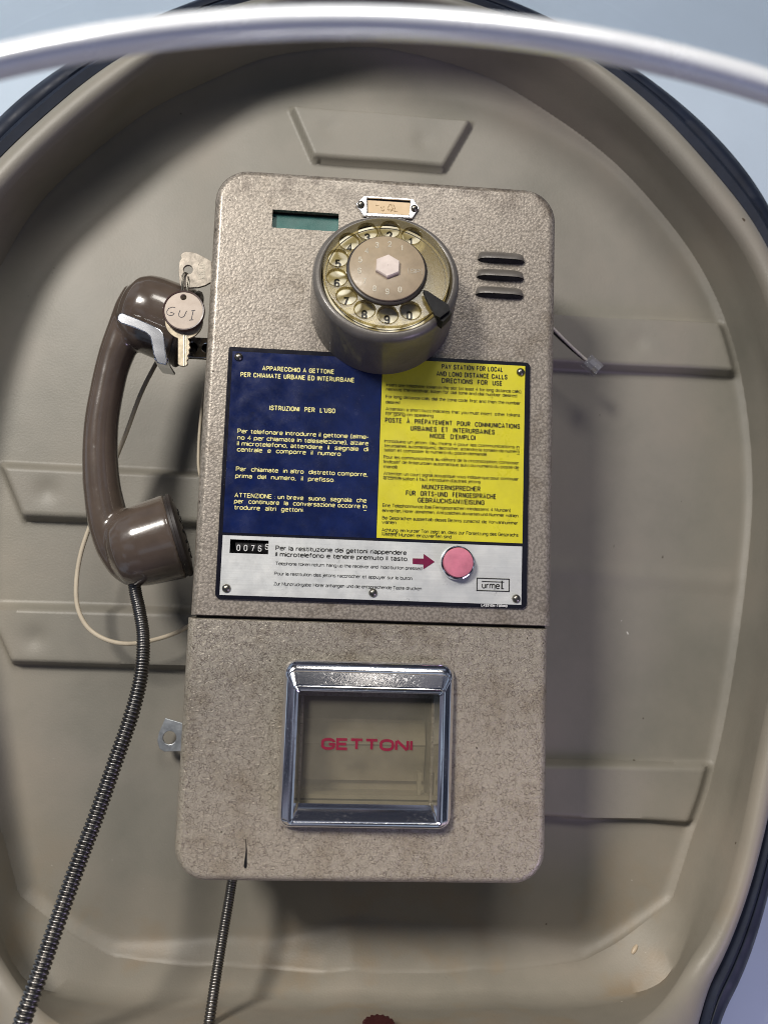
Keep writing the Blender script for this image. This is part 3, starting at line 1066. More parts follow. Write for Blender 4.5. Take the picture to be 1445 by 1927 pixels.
# name-card holder
def holder():
    o = [(0.08288, 0.10815), (0.08885, 0.11468), (0.12349, 0.11471), (0.12825, 0.10811), (0.12355, 0.10028), (0.08884, 0.09951)]
    w = [(0.09079, 0.11323), (0.12163, 0.11351), (0.12102, 0.10248), (0.09137, 0.10243)]
    fm = shift(flat_shape([o, w[::-1]], 0.0022, 0.0004, 1), (0, -0.0011, 0))
    f_ = build('name_holder', fm, M['chrome'], phone, True, 25)
    wx = [q_[0] for q_ in w]; wz = [q_[1] for q_ in w]
    c_ = MB(); c_.box(min(wx) - .0004, max(wx) + .0004, -0.0006, 0.0001, min(wz) - .0004, max(wz) - .0012)
    k_ = build('card', c_, M['paper'], f_, False)
    bk = MB(); bk.box(min(wx) - .0004, max(wx) + .0004, -0.0004, 0.0002, max(wz) - .0012, max(wz) + .0004)
    build('card_gap', bk, M['void'], f_, False)
    st = MB()
    rnd = random.Random(3)
    for k in range(16):
        a0 = min(wx) + (max(wx) - min(wx)) * (0.22 + 0.5 * rnd.random())
        b0 = min(wz) + (max(wz) - min(wz)) * (0.18 + 0.4 * rnd.random())
        st.tube([(a0, -0.00062, b0), (a0 + rnd.uniform(-.0012, .0012), -0.00064, b0 + rnd.uniform(.0004, .0016)), (a0 + rnd.uniform(-.0022, .0022), -0.00062, b0 + rnd.uniform(-.001, .0022))],
                [0.00014, 0.0005, 0.00012], 6, True, 0.15)
    build('pencil_mark', st, M['stain'], f_, True)
    for (a, b) in [(0.08675, 0.10775), (0.12459, 0.10755)]:
        rv = MB(); rv.lathe((a, -0.0022, b), (0, -1, 0), [(0.0026, -.0002), (0.0026, .0004), (0.0022, .0014), (0.0012, .0020), (0.0002, .0022)], 20, False, True)
        build('rivet', rv, M['rivet'], f_, True, 60)


holder()

# ------------------------------------------------------------------ rotary dial on its tilted drum
TILT = 0.2284
DA = Vector((0, -math.cos(TILT), math.sin(TILT)))
DU = Vector((1, 0, 0))
DW = Vector((0, math.sin(TILT), math.cos(TILT)))
DC = Vector((.1043, 0, .0322))


def dp(u, w, h):
    return DC + DA * h + DU * u + DW * w


ND = 72
tt = [2 * math.pi * k / ND for k in range(ND)]


def dring(r, h, c=(0, 0)):
    return [tuple(dp(c[0] + r * math.cos(t), c[1] + r * math.sin(t), h)) for t in tt]


drum = MB()
base = [(.1043 + .0502 * math.cos(t), 0.0006, .0357 + .0502 * math.sin(t)) for t in tt]
topr = dring(.0484, .0355)
mid = [tuple(np.array(a) * .35 + np.array(b) * .65) for a, b in zip(base, topr)]
drum.loft([base, mid, topr, dring(.0482, .0377), dring(.0474, .0396), dring(.0460, .0411), dring(.0444, .0418), dring(.0430, .0415), dring(.0424, .0406),
           dring(.0422, .0385), dring(.0420, .028)], True)
drum_o = build('dial_drum', drum, M['drum'], phone, True, 60)
dial = MB()
dial.loft([dring(.0419, .0290), dring(.0398, .0292)], True)
dbp = build('dial_well', merge(dial, MB().loft([dring(.0419, .0285), dring(.0002, .0285)], True)), M['void'], phone, True, 60)
bp = MB(); bp.loft([dring(.0412, .0300), dring(.0415, .0372), dring(.0412, .0376), dring(.0003, .0376)], True)
plate_o = build('number_plate', bp, M['dialbase'], phone, True, 40)


def dial_text(mb, ch, u, w, h, cap, weight, width=None):
    v, f = type_geo(ch, cap, weight, width)
    mid_u = (min(q_[0] for q_ in v) + max(q_[0] for q_ in v)) / 2
    mb.add([tuple(dp(u + a - mid_u, w + b - cap / 2, h + 6e-6 * k)) for a, b, k in v], f)


HOLES = [R(60.8 + 26.4 * k) for k in range(10)]
nums = MB()
nums.loft([dring(.0389, .03766), dring(.0396, .03766)], True)
for a, ch in zip(HOLES, '1234567890'):
    dial_text(nums, ch, .0326 * math.cos(a), .0326 * math.sin(a) + .0010, .03775, .0068, .0014)
build('numeral', nums, M['ink_black'], plate_o, False)

# transparent finger wheel with ten holes
def wheel():
    outer = [(.0414 * math.cos(t), .0414 * math.sin(t)) for t in tt]
    loops = [outer] + [[(.0326 * math.cos(a) + .0066 * math.cos(-t), .0326 * math.sin(a) + .0066 * math.sin(-t)) for t in (2 * math.pi * k / 36 for k in range(36))] for a in HOLES]
    fm = flat_shape(loops, 0.0026, 0.0005, 2)
    q_ = MB()
    q_.v = [tuple(dp(v[0], v[2], .0440 - v[1])) for v in fm.v]
    q_.f = fm.f
    return q_


fw = build('finger_wheel', wheel(), M['wheel'], phone, True, 40)
# raised lip of each hole
for a in HOLES:
    lp = MB()
    c_ = (.0326 * math.cos(a), .0326 * math.sin(a))
    lp.loft([[tuple(dp(c_[0] + rr * math.cos(t), c_[1] + rr * math.sin(t), hh)) for t in (2 * math.pi * k / 36 for k in range(36))]
             for rr, hh in ((.0064, .0426), (.0063, .0450), (.0066, .0456), (.0070, .0452))], True)
    build('hole_lip', lp, M['wheel'], fw, True, 60)
ud = MB(); ud.loft([dring(.0260, .0452), dring(.0262, .0462), dring(.0256, .0468), dring(.0246, .0470), dring(.0003, .0470)], True)
build('disc_rim', ud, M['bakelite_dark'], phone, True, 40)
dc = MB(); dc.loft([dring(.0243, .0468), dring(.0243, .0484), dring(.0238, .0488), dring(.0003, .0488)], True)
disc = build('centre_disc', dc, M['discbrown'], phone, True, 40)
dn = MB()
for a, ch in zip(HOLES, '1234567890'):
    dial_text(dn, ch, .0181 * math.cos(a - .02), .0181 * math.sin(a - .02), .04895, .0044, .00062)
build('numeral', dn, M['ink_faded'], disc, False)
dn = MB()
dial_text(dn, 'SIP', .0180, -.0016, .04895, .0034, .00036, .0064)
for sgn in (-1, 1):
    pth = [tuple(dp(.0180 + sgn * (.0040 + .0006 * math.cos(t)), -.0016 + .0024 * math.sin(t), .0489)) for t in np.linspace(-1.3, 1.3, 9)]
    dn.tube(pth, .00022, 5)
build('emblem', dn, M['ink_ghost'], disc, False)
nt_ = MB()
hexa = lambda r, h: [tuple(dp(r * math.cos(R(60 * k + 28)) + .0002, r * math.sin(R(60 * k + 28)), h)) for k in range(6)]
nt_.loft([hexa(.0086, .0486), hexa(.0086, .0506), hexa(.0080, .0513), hexa(.0003, .0514)], True)
build('hex_nut', nt_, M['nut'], phone, True, 25)
# finger stop
fs = MB()
sh_ = [(.0231, -.0160), (.0262, -.0168), (.0395, -.0252), (.0402, -.0288), (.0338, -.0348), (.0308, -.0335), (.0243, -.0205)]
fs.loft([[tuple(dp(a, b, .0462 + (.0012 if i in (0, 1, 6) else 0))) for i, (a, b) in enumerate(sh_)],
         [tuple(dp(a, b, .0487 + (.0012 if i in (0, 1, 6) else 0))) for i, (a, b) in enumerate(sh_)]], True, True, True)
fs.loft([[tuple(dp(a, b, h)) for a, b in ((.0330, -.0338), (.0392, -.0262), (.0420, -.0290), (.0360, -.0362))] for h in (.038, .0462)], True, True, True)
build('finger_stop', fs, M['black'], phone, True, 25)

# ------------------------------------------------------------------ instruction plate
plate = shift(flat_shape([rrect(0.0, 0.21, -0.1721, 0.0, (.0016, .0036, .0036, .0036), 6),
                          [(cx0, cz0), (cx0, cz1), (cx1, cz1), (cx1, cz0)]], 0.0018, 0.0003, 1), (0, -0.0009, 0))
plate = build('instruction_plate', plate, M['plate_black'], phone, True, 25)
YP = -0.00195


def panel_quad(name, pts, mat, holes=()):
    xs0 = (pts[0][0] + pts[3][0]) / 2; xs1 = (pts[1][0] + pts[2][0]) / 2
    z1 = (pts[0][1] + pts[1][1]) / 2; z0 = (pts[2][1] + pts[3][1]) / 2
    fm = flat_shape([[(xs0, z0), (xs1, z0), (xs1, z1), (xs0, z1)]] + list(holes), 0.0002)
    return build(name, shift(fm, (0, YP + .0001, 0)), mat, plate, False), (xs0, xs1, z0, z1)


blue, _ = panel_quad('blue_field', [(0.00265, -0.00349), (0.10515, -0.00296), (0.106, -0.12776), (0.0031, -0.12796)], M['blue'])
yel, _ = panel_quad('yellow_field', [(0.10586, -0.00217), (0.20634, -0.00336), (0.206, -0.12762), (0.10614, -0.1275)], M['yellow'])
whi, _ = panel_quad('white_field', [(0.00302, -0.12964), (0.20603, -0.12981), (0.20616, -0.16944), (0.00309, -0.1696)], M['alu'],
                    [[(cx0, cz0), (cx0, cz1), (cx1, cz1), (cx1, cz0)]])
YT = YP - .00025


def lettering(name, lines, mat, parent):
    m_ = MB()
    for body, (x0, za), (x1, zb), cap, bold in lines:
        text_line(m_, body, x0, x1, (za + zb) / 2, cap, YT, bold)
    return m_


T_BLUE = [('APPARECCHIO A GETTONE', (0.0235, -0.01551), (0.07284, -0.016), 0.00335, 0.00062), ('PER CHIAMATE URBANE ED INTERURBANE', (0.00904, -0.02063), (0.08694, -0.0213), 0.00342, 0.00062), ("ISTRUZIONI  PER  L'USO", (0.02972, -0.04307), (0.0747, -0.04334), 0.00342, 0.00062), ('Per telefonare introdurre il gettone (alme-', (0.00897, -0.06014), (0.09825, -0.06002), 0.00317, 0.00052), ('no 4 per chiamate in teleselezione), alzare', (0.00919, -0.06441), (0.09823, -0.06463), 0.00317, 0.00052), ('il microtelefono, attendere  il  segnale  di', (0.00922, -0.06849), (0.09838, -0.06884), 0.00317, 0.00052), ('centrale  e  comporre  il  numero.', (0.00943, -0.07246), (0.08032, -0.07301), 0.00317, 0.00052), ('Per  chiamate  in altro  distretto comporre,', (0.00941, -0.08616), (0.09853, -0.08602), 0.00317, 0.00052), ('prima  del  numero,  il  prefisso.', (0.0092, -0.09087), (0.07614, -0.09079), 0.00317, 0.00052), ('ATTENZIONE : un breve  suono  segnala  che', (0.00943, -0.10399), (0.09833, -0.10405), 0.00317, 0.00052), ('per  continuare  la  conversazione occorre in', (0.00936, -0.10774), (0.09867, -0.10828), 0.00317, 0.00052), ('trodurre  altri  gettoni.', (0.00959, -0.11211), (0.05624, -0.11236), 0.00317, 0.00052), ('_', (0.09645, -0.10903), (0.09871, -0.10932), 0.00288, 0.0004)]
T_YEL = [('PAY STATION FOR LOCAL', (0.14724, -0.00812), (0.19047, -0.00786), 0.00353, 0.00062), ('AND LONG DISTANCE CALLS', (0.14367, -0.01353), (0.19361, -0.01284), 0.00353, 0.00062), ('DIRECTIONS  FOR  USE', (0.14751, -0.01812), (0.19015, -0.01775), 0.00353, 0.00062), ('Insert one telephone token in the slot (at least 4 for long distance calls),', (0.10893, -0.02268), (0.20405, -0.02215), 0.00238, 0.0003), ('remove the receiver, listen for dial tone and dial number desired.', (0.10905, -0.02602), (0.20105, -0.02507), 0.00238, 0.0003), ('For long distance calls dial the zone code first and then the number', (0.10892, -0.03109), (0.20317, -0.03039), 0.00238, 0.0003), ('desired', (0.10904, -0.03462), (0.11878, -0.03453), 0.00238, 0.0003), ('Attention: a short buzz indicates that you must insert  other tokens', (0.10921, -0.03955), (0.20301, -0.03907), 0.00238, 0.0003), ('for going on speaking.', (0.10902, -0.04269), (0.14287, -0.04274), 0.00238, 0.0003), ('POSTE  À  PRÉPAYEMENT  POUR  COMMUNICATIONS', (0.109, -0.04822), (0.20315, -0.04761), 0.00353, 0.00062), ('URBAINES  ET  INTERURBAINES', (0.12672, -0.05299), (0.18556, -0.05261), 0.00353, 0.00062), ("MODE  D'EMPLOI", (0.14028, -0.05747), (0.17208, -0.05739), 0.00353, 0.00062), ('Introduire un jeton  (au moins 4 pour les communications in', (0.10898, -0.06195), (0.20308, -0.06179), 0.00238, 0.0003), ('terurbaines automatiques), decrocher, attendre la tonalite de numéro', (0.10908, -0.06514), (0.20313, -0.06492), 0.00238, 0.0003), ('tation et composer le numero du poste demandé.', (0.1089, -0.06845), (0.18063, -0.06766), 0.00238, 0.0003), ('Pour les communications au-dehors de la circonscription, composer', (0.10887, -0.07323), (0.20286, -0.07279), 0.00238, 0.0003), ("l'indicatif de l'interurbain automatique suivi du numero du poste de", (0.10898, -0.07641), (0.20291, -0.07601), 0.00238, 0.0003), ('mandé', (0.10908, -0.07958), (0.11845, -0.07966), 0.00238, 0.0003), ('Attention: un court signal acoustique vous indique que pour continuer', (0.10926, -0.08464), (0.20274, -0.08404), 0.00238, 0.0003), ("la conversation il faut introduire d'autres jetons", (0.10916, -0.08751), (0.17644, -0.08738), 0.00238, 0.0003), ('MÜNZFERNSPRECHER', (0.13585, -0.0931), (0.17636, -0.09306), 0.00353, 0.00062), ('FÜR  ORTS–UND  FERNGESPRÄCHE', (0.12494, -0.09781), (0.18745, -0.09787), 0.00353, 0.00062), ('GEBRAUCHSANWEISUNG', (0.13326, -0.1024), (0.17926, -0.10238), 0.00353, 0.00062), ('Eine Telephonmunze (bei Ferngesprachen mindestens 4 Munzen)', (0.10922, -0.10655), (0.1976, -0.1061), 0.00238, 0.0003), ('einwerfen, Horer abnehmen, Amtszeichen abwarten und Nummer wählen.', (0.10914, -0.10999), (0.20337, -0.10964), 0.00238, 0.0003), ('Bei Gesprachen ausserhalb dieses Bezirks zunachst die Vorwahlnummer', (0.10931, -0.11489), (0.20276, -0.11481), 0.00238, 0.0003), ('wählen', (0.10921, -0.11783), (0.119, -0.11783), 0.00238, 0.0003), ('Achtung: ein kurzer Ton zeigt an, dass zur Forsetzung des Gesprachs', (0.1093, -0.1232), (0.20319, -0.123), 0.00238, 0.0003), ('weitere Munzen einzuwerfen sind', (0.1092, -0.12594), (0.1571, -0.12625), 0.00238, 0.0003)]
U_YEL = [((0.10924, -0.04066), (0.12185, -0.04034), 0.00013), ((0.10929, -0.08553), (0.1211, -0.08531), 0.00013), ((0.10933, -0.12408), (0.12008, -0.12395), 0.00013), ((0.20077, -0.06261), (0.20309, -0.0627), 0.00013), ((0.20123, -0.06571), (0.20315, -0.06583), 0.00013), ((0.20101, -0.07679), (0.20293, -0.07691), 0.00013)]
T_WHITE = [('Per la restituzione dei gettoni riappendere', (0.0385, -0.13868), (0.1267, -0.13833), 0.00317, 0.0005), ('il microtelefono e tenere premuto il tasto.', (0.03852, -0.14285), (0.128, -0.14247), 0.00317, 0.0005), ('Telephone token return: hang up the receiver and  hold button pressed', (0.03888, -0.14856), (0.13746, -0.14824), 0.0023, 0.00026), ('Pour la restitution des jetons raccrocher et appuyer sur le buton.', (0.03838, -0.1553), (0.13141, -0.15514), 0.0023, 0.00026), ('Zur Munzruckgabe: Horer anhangen und die entsprechende Taste drucken', (0.03834, -0.1622), (0.13766, -0.16179), 0.0023, 0.00026)]
T_FOOT = [('LASSVEM-TORINO', (0.17855, -0.17134), (0.19649, -0.17173), 0.0018, 0.0004)]
EMB = [(0.17507, -0.161055), (0.19778, -0.15211)]
ARROW = [(0.13097, -0.14061), (0.13841, -0.14053), (0.13841, -0.13732), (0.14601, -0.14239), (0.13842, -0.14772), (0.13833, -0.14452), (0.13108, -0.1443)]
RIVETS = [(0.00712, -0.00711), (0.2029, -0.00731), (0.00735, -0.16503), (0.10491, -0.16473), (0.20251, -0.16541)]

mb = lettering('lettering', T_BLUE, None, None)
build('lettering', mb, M['ink_yellow'], blue, False, fix=False)
mb = lettering('lettering', T_YEL, None, None)
for (x0, z0), (x1, z1), th_ in U_YEL:
    zz = (z0 + z1) / 2
    mb.add([(x0, YT, zz - th_), (x1, YT, zz - th_), (x1, YT, zz + th_), (x0, YT, zz + th_)], [(0, 1, 2, 3)])
build('lettering', mb, M['ink_black'], yel, False, fix=False)
mb = lettering('lettering', T_WHITE, None, None)
build('lettering', mb, M['ink_black'], whi, False, fix=False)
mb = lettering('lettering', T_FOOT, None, None)
build('lettering', mb, M['ink_white'], plate, False, fix=False)
# maker's emblem: framed word with a long bar running into the t
em = MB()
(ex0, ez0), (ex1, ez1) = EMB
lw = 0.00030
for (a0, a1, b0, b1) in ((ex0, ex1, ez1 - 2 * lw, ez1), (ex0, ex1, ez0, ez0 + 2 * lw), (ex0, ex0 + 2 * lw, ez0, ez1), (ex1 - 2 * lw, ex1, ez0, ez1)):
    em.box(a0, a1, YT - .00004, YT, b0, b1)
ew, eh = ex1 - ex0, ez1 - ez0
text_line(em, 'urme', ex0 + .16 * ew, ex0 + .70 * ew, ez0 + .20 * eh, .0044, YT, .00062)
em.box(ex0 + .16 * ew, ex0 + .83 * ew, YT - .00003, YT, ez0 + .70 * eh, ez0 + .76 * eh)
em.box(ex0 + .745 * ew, ex0 + .785 * ew, YT - .00002, YT, ez0 + .20 * eh, ez0 + .83 * eh)
em.box(ex0 + .745 * ew, ex0 + .83 * ew, YT - .000025, YT, ez0 + .20 * eh, ez0 + .26 * eh)
build('emblem', em, M['ink_black'], whi, False)
ar = flat_shape([ARROW], 0.0001)
build('arrow', shift(ar, (0, YT, 0)), M['ink_crimson'], whi, False)
for (a, b) in RIVETS:
    rv = MB(); rv.lathe((a, -0.0018, b), (0, -1, 0), [(0.0029, -.0003), (0.0029, .0005), (0.0026, .0013), (0.0017, .0021), (0.0007, .0024), (0.0001, .00245)], 24, False, True)
    build('rivet', rv, M['rivet'], plate, True, 60)
# token counter
cb = MB(); cb.box(cx0 - .0008, cx1 + .0008, 0.0060, 0.0066, cz0 - .0008, cz1 + .0008)
cnt = build('token_counter', cb, M['void'], phone, False)
dw = (cx1 - cx0)
for k, ch in enumerate('00766'):
    dr = MB()
    xa = cx0 + dw * (0.13 + 0.185 * k)
    rr_ = 0.0062
    zc = (cz0 + cz1) / 2 - .0004
    rgs = []
    for t in np.linspace(R(90), R(270), 15):
        rgs.append([(xa, 0.0064 + rr_ * math.cos(t), zc + rr_ * math.sin(t)), (xa + dw * 0.172, 0.0064 + rr_ * math.cos(t), zc + rr_ * math.sin(t))])
    dr.loft(rgs, closed=False)
    wh = build('number_wheel', dr, M['black'], cnt, True, 60)
    nm = MB()
    v, f = type_geo(ch, .0042, .00052, .0024)
    dz_ = -.0004 if k < 4 else .0009
    nm.add([(xa + dw * .086 + a - .0012, 0.0064 - rr_ - .00015 - 6e-6 * l_, zc + b - .0021 + dz_) for a, b, l_ in v], f)
    build('digit', nm, M['ink_white'], wh, False)
# push button
(bx, bz), = [(0.1613, -0.14253)]
bt = MB(); bt.lathe((bx, -0.0018, bz), (0, -1, 0), [(.0118, -.001), (.0118, .0020), (.0113, .0036), (.0106, .0040), (.0103, .0030), (.0103, .001)], 44)
rg_ = build('button_ring', bt, M['chrome'], phone, True, 40)
bt = MB(); bt.lathe((bx, -0.0018, bz), (0, -1, 0), [(.0101, .001), (.0101, .0066), (.0097, .0072), (.0085, .0074), (.0001, .0073)], 44)
build('return_button', bt, M['pink'], phone, True, 40)

# ------------------------------------------------------------------ token window in the lower door
O = [(0.04789, -0.21047), (0.15803, -0.21022), (0.16111, -0.31644), (0.05119, -0.31832)]
FR = [(0.05523, -0.22998), (0.15361, -0.2309), (0.15367, -0.31197), (0.05525, -0.31108)]
IN = [(0.0601, -0.23254), (0.14809, -0.23273), (0.14746, -0.29758), (0.06046, -0.30808)]
ox0, ox1, oz1, oz0 = min(O[0][0], O[3][0]), max(O[1][0], O[2][0]), (O[0][1] + O[1][1]) / 2, (O[2][1] + O[3][1]) / 2
ix0, ix1 = ox0 + 0.0135, ox1 - 0.0135
fz1 = (FR[0][1] + FR[1][1]) / 2
fz0 = (FR[2][1] + FR[3][1]) / 2
iz1, iz0 = fz1 - 0.0030, fz0 + 0.0060


def rrr(x0, x1, z0, z1, r, y):
    return [(a, y, b) for a, b in rrect(x0, x1, z0, z1, (r, r, r, r), 6)]


cut_at(lower, [(ix0 + .0005, ix1 - .0005, -0.02, 0.045, iz0 + .0005, iz1 - .0005)])
for p_ in lower.data.polygons: p_.use_smooth = True
lower.data.set_sharp_from_angle(angle=R(28))
for o_ in (upper, lower):
    md = o_.modifiers.new('even_normals', 'WEIGHTED_NORMAL')
    md.keep_sharp = True
    md.weight = 100
tf = MB()
D_ = oz1 - fz1
tf.loft([rrr(ox0, ox1, oz0, oz1, .0085, 0.0006), rrr(ox0, ox1, oz0, oz1, .0085, -0.0030), rrr(ox0 + .0005, ox1 - .0005, oz0 + .0003, oz1 - .0012, .0080, -0.0048),
         rrr(ox0 + .0014, ox1 - .0014, oz0 + .0010, oz1 - .0032, .0072, -0.0064), rrr(ox0 + .0026, ox1 - .0026, oz0 + .0020, oz1 - .0058, .006, -0.0078),
         rrr(ox0 + .0031, ox1 - .0031, oz0 + .0024, oz1 - .0066, .0055, -0.0079), rrr(ox0 + .0034, ox1 - .0034, oz0 + .0026, oz1 - .0072, .005, -0.0088),
         rrr(ox0 + .0068, ox1 - .0068, oz0 + .0040, oz1 - .0150, .003, -0.0118), rrr(ox0 + .0076, ox1 - .0076, oz0 + .0046, oz1 - .0158, .0025, -0.0116),
         rrr(ox0 + .0082, ox1 - .0082, oz0 + .0050, oz1 - .0166, .0022, -0.0130), rrr(ox0 + .0094, ox1 - .0094, oz0 + .0062, oz1 - .0178, .002, -0.0138),
         rrr(ox0 + .0106, ox1 - .0106, oz0 + .0075, oz1 - .0190, .0015, -0.0128), rrr(ox0 + .0126, ox1 - .0126, oz0 + .0150, oz1 - .0196, .001, -0.0030),
         rrr(ix0 + .0002, ix1 - .0002, oz0 + .0160, oz1 - .0200, .0008, 0.0060)], True)
tw = build('token_window', tf, M['chrome'], phone, True, 30)
wx0, wx1, wz0, wz1 = ox0 + .0128, ox1 - .0128, oz0 + .0154, oz1 - .0198
pn = MB(); pn.box(wx0 - .0006, wx1 + .0006, -0.0002, 0.0012, wz0 - .0006, wz1 + .0006)
pane = build('pane', pn, M['pane'], tw, False)
cv = MB()
cv.loft([[(a, y, b) for a, b in ((wx0 - e, wz0 - e), (wx1 + e, wz0 - e), (wx1 + e, wz1 + e), (wx0 - e, wz1 + e))] for y, e in ((0.002, .0), (0.034, .0))], True, False, True)
build('token_chute', cv, M['cavity'], phone, False)
# the swinging flap behind the pane
fl_ = MB()
hw = wz1 - wz0
fl_.add([(wx0 + .002, .029, wz1 - .33 * hw), (wx1 - .002, .029, wz1 - .33 * hw), (wx1 - .002, .022, wz1 - .54 * hw), (wx0 + .002, .022, wz1 - .54 * hw),
         (wx0 + .002, .0235, wz1 - .56 * hw), (wx1 - .002, .0235, wz1 - .56 * hw), (wx1 - .002, .029, wz0 + .10 * hw), (wx0 + .002, .029, wz0 + .10 * hw)],
        [(0, 1, 2, 3), (3, 2, 5, 4), (4, 5, 6, 7)])
fl_.box(wx0 + .002, wx1 - .002, .0280, .0300, wz1 - .345 * hw, wz1 - .32 * hw)
fl_.box(wx0 + .001, wx1 - .001, .004, .012, wz0 + .001, wz0 + .0035)
fl_.box(wx1 - .0085, wx1 - .0062, .006, .014, wz0 + .0036, wz0 + .018)
build('flap', fl_, M['cavity'], tw, False)
gt = MB()
G0, G1 = [(0.07433, -0.26883), (0.13491, -0.26829)]
text_line(gt, 'GETTONI', G0[0], G1[0], (G0[1] + G1[1]) / 2 - .0002, .0078, -0.0005, .0018, .45)
build('lettering', gt, M['ink_red'], pane, False, fix=False)

# scratch at the bottom of the lower door
sc_ = MB()
S = [(0.0276, -0.31998), (0.02896, -0.33325), (0.02879, -0.34318), (0.02937, -0.34779)]
sc_.tube([(S[0][0], .0001, S[0][1]), (S[1][0], .0000, S[1][1]), (S[2][0], .0000, S[2][1]), (S[3][0], 0.0006, S[3][1] + .0008)], [.0001, .0004, .0011, .0006], 8, True, 0.25)
build('scratch', sc_, M['black'], phone, True)

# mounting tab with a hole, sticking out at the left
T0 = [(-0.05014, -0.26956), (-0.03408, -0.27374), (-0.03284, -0.29472), (-0.04938, -0.29546), (-0.05325, -0.29308), (-0.05526, -0.28738), (-0.05443, -0.28078)]
TH, = [(-0.04589, -0.28471)]
tb = shift(flat_shape([T0, circle(TH[0], TH[1], .0052)[::-1]], 0.0022, .0004, 1), (0, .112, 0))
build('mounting_tab', tb, M['zinc'], phone, True, 25)

# ------------------------------------------------------------------ hook that carries the handset
def strap(path2, w0, w1, y, thick, yoff=None):
    pass


HK = MB()
ARM = [(-0.03809, 0.01896), (-0.02177, 0.02152), (-0.02091, 0.00606), (-0.03716, 0.00315)]
ax0, ax1 = ARM[0][0], 0.0
az1, az0 = (ARM[0][1] + ARM[1][1]) / 2, (ARM[2][1] + ARM[3][1]) / 2
arm = shift(flat_shape([[(ax0 - .004, az0), (UX0 + .004, az0), (UX0 + .004, az1), (ax0 - .004, az1)],
                        circle(ax0 + .0045, (az0 + az1) / 2, .0037, 20)[::-1], circle(ax0 + .0150, (az0 + az1) / 2, .0034, 20)[::-1]], 0.003, .0005, 1), (0, .046, 0))
hook_back = MB(); hook_back.box(ax0 - .003, UX0 + .003, .049, .0504, az0 + .0004, az1 - .0004)
hk = build('hook_arm', arm, M['chrome'], phone, True, 25)
build('arm_bracket', hook_back, M['black'], hk, False)
# front prong: diagonal strap, bend, then down under the ear cup and back
PF = 0.008
front = [(-0.07527, 0.02269), (-0.06412, 0.01876), (-0.05366, 0.0146), (-0.04916, 0.01257), (-0.04681, 0.01003), (-0.04567, 0.00629), (-0.04471, -0.0005), (-0.04266, -0.01025), (-0.04358, -0.01295), (-0.04946, -0.01175), (-0.05237, -0.00586), (-0.05437, 0.00276), (-0.05572, 0.00686), (-0.05878, 0.00935), (-0.06624, 0.01235), (-0.07585, 0.01504), (-0.07834, 0.01699), (-0.0787, 0.01963), (-0.0774, 0.022)]
fp = shift(flat_shape([front], 0.0026, .0007, 2), (0, PF, 0))
u0 = [(-0.05216, -0.00705), (-0.04288, -0.00996)]
yoke = MB()
rows = []
for k in range(9):
    t = 0.5 * math.pi * k / 8
    rows.append([(u0[0][0] + .0012 * k / 8, .0085 + .024 * (1 - math.cos(t)), u0[0][1] - .0040 * math.sin(t) + .001),
                 (u0[1][0] + .0005, .0085 + .024 * (1 - math.cos(t)), u0[1][1] - .0030 * math.sin(t) + .002)])
yoke.loft(rows, closed=False)
yoke.loft([[(a, b, c - .0018) for a, b, c in r_] for r_ in rows], closed=False)
yoke.loft([[r_[0] for r_ in rows], [(a, b, c - .0018) for (a, b, c) in (r_[0] for r_ in rows)]], closed=False)
yoke.loft([[r_[1] for r_ in rows], [(a, b, c - .0018) for (a, b, c) in (r_[1] for r_ in rows)]], closed=False)
lnk = MB(); lnk.box(u0[1][0] - .002, ax0 - .002, .030, .052, az0 + .001, az0 + .0035)
build('cradle', merge(fp, yoke, lnk), M['chrome_hook'], phone, True, 40)
build('lock_barrel', MB().lathe((UX0 + .004, .030, 0.0535), (-1, 0, 0), [(.0085, 0), (.0085, .0055), (.0078, .0062), (.0001, .0062)], 28), M['chrome'], phone, True, 40)

# ------------------------------------------------------------------ handset hanging on the hook
YH = 0.045
hs = thing('handset', 'glossy brown telephone handset hanging on the chrome hook', 'handset', (-0.06571, 0.045, -0.16601))


def at_h(p_, y=YH):
    return Vector((p_[0], y, p_[1]))


hp = [(-0.07196, 0.04852), (-0.07744, 0.03672), (-0.082, 0.0234), (-0.0872, 0.0085), (-0.09113, -0.00744), (-0.09398, -0.02762), (-0.09561, -0.0456), (-0.09552, -0.06339), (-0.0941, -0.081), (-0.09138, -0.09845), (-0.08577, -0.11955), (-0.07858, -0.13662), (-0.07055, -0.14976), (-0.06171, -0.15824)]
hpath = spline([tuple(at_h(q_)) for q_ in hp], 5)
hw_ = np.interp(np.linspace(0, 1, len(hpath)), np.linspace(0, 1, 14), [.0145, .0145, .0136, .0125, .0117, .0116, .0118, .0121, .0125, .0130, .0142, .0150, .0138, .0105])
hm = MB()
hm.tube(hpath, list(hw_), 24, True, 1.20)
EC, EB, MC, MBK = [(-0.04051, 0.02679), (-0.07436, 0.03731), (-0.03741, -0.12888), (-0.07556, -0.14227)]
ea = (at_h(EC) - at_h(EB)).normalized(); ea = (ea + Vector((0, .13, 0))).normalized(); el = (at_h(EC) - at_h(EB)).length
ma = (at_h(MC) - at_h(MBK)).normalized(); ma = (ma + Vector((0, .13, 0))).normalized(); ml = (at_h(MC) - at_h(MBK)).length
ec = MB(); ec.lathe(at_h(EC) - ea * el, ea, [(.0004, -.012), (.0150, -.0105), (.0235, -.005), (.0275, .002), (.0290, .010), (.0298, el - .004), (.0302, el - .0015), (.0298, el), (.0004, el)], 48)
mc = MB(); mc.lathe(at_h(MC) - ma * ml, ma, [(.0004, -.007), (.0140, -.0065), (.0225, -.002), (.0270, .005), (.0292, .014), (.0312, ml - .004), (.0317, ml - .0015), (.0312, ml), (.0004, ml)], 48)
me = bpy.data.meshes.new('handset_body')
allm = merge(hm, ec, mc)
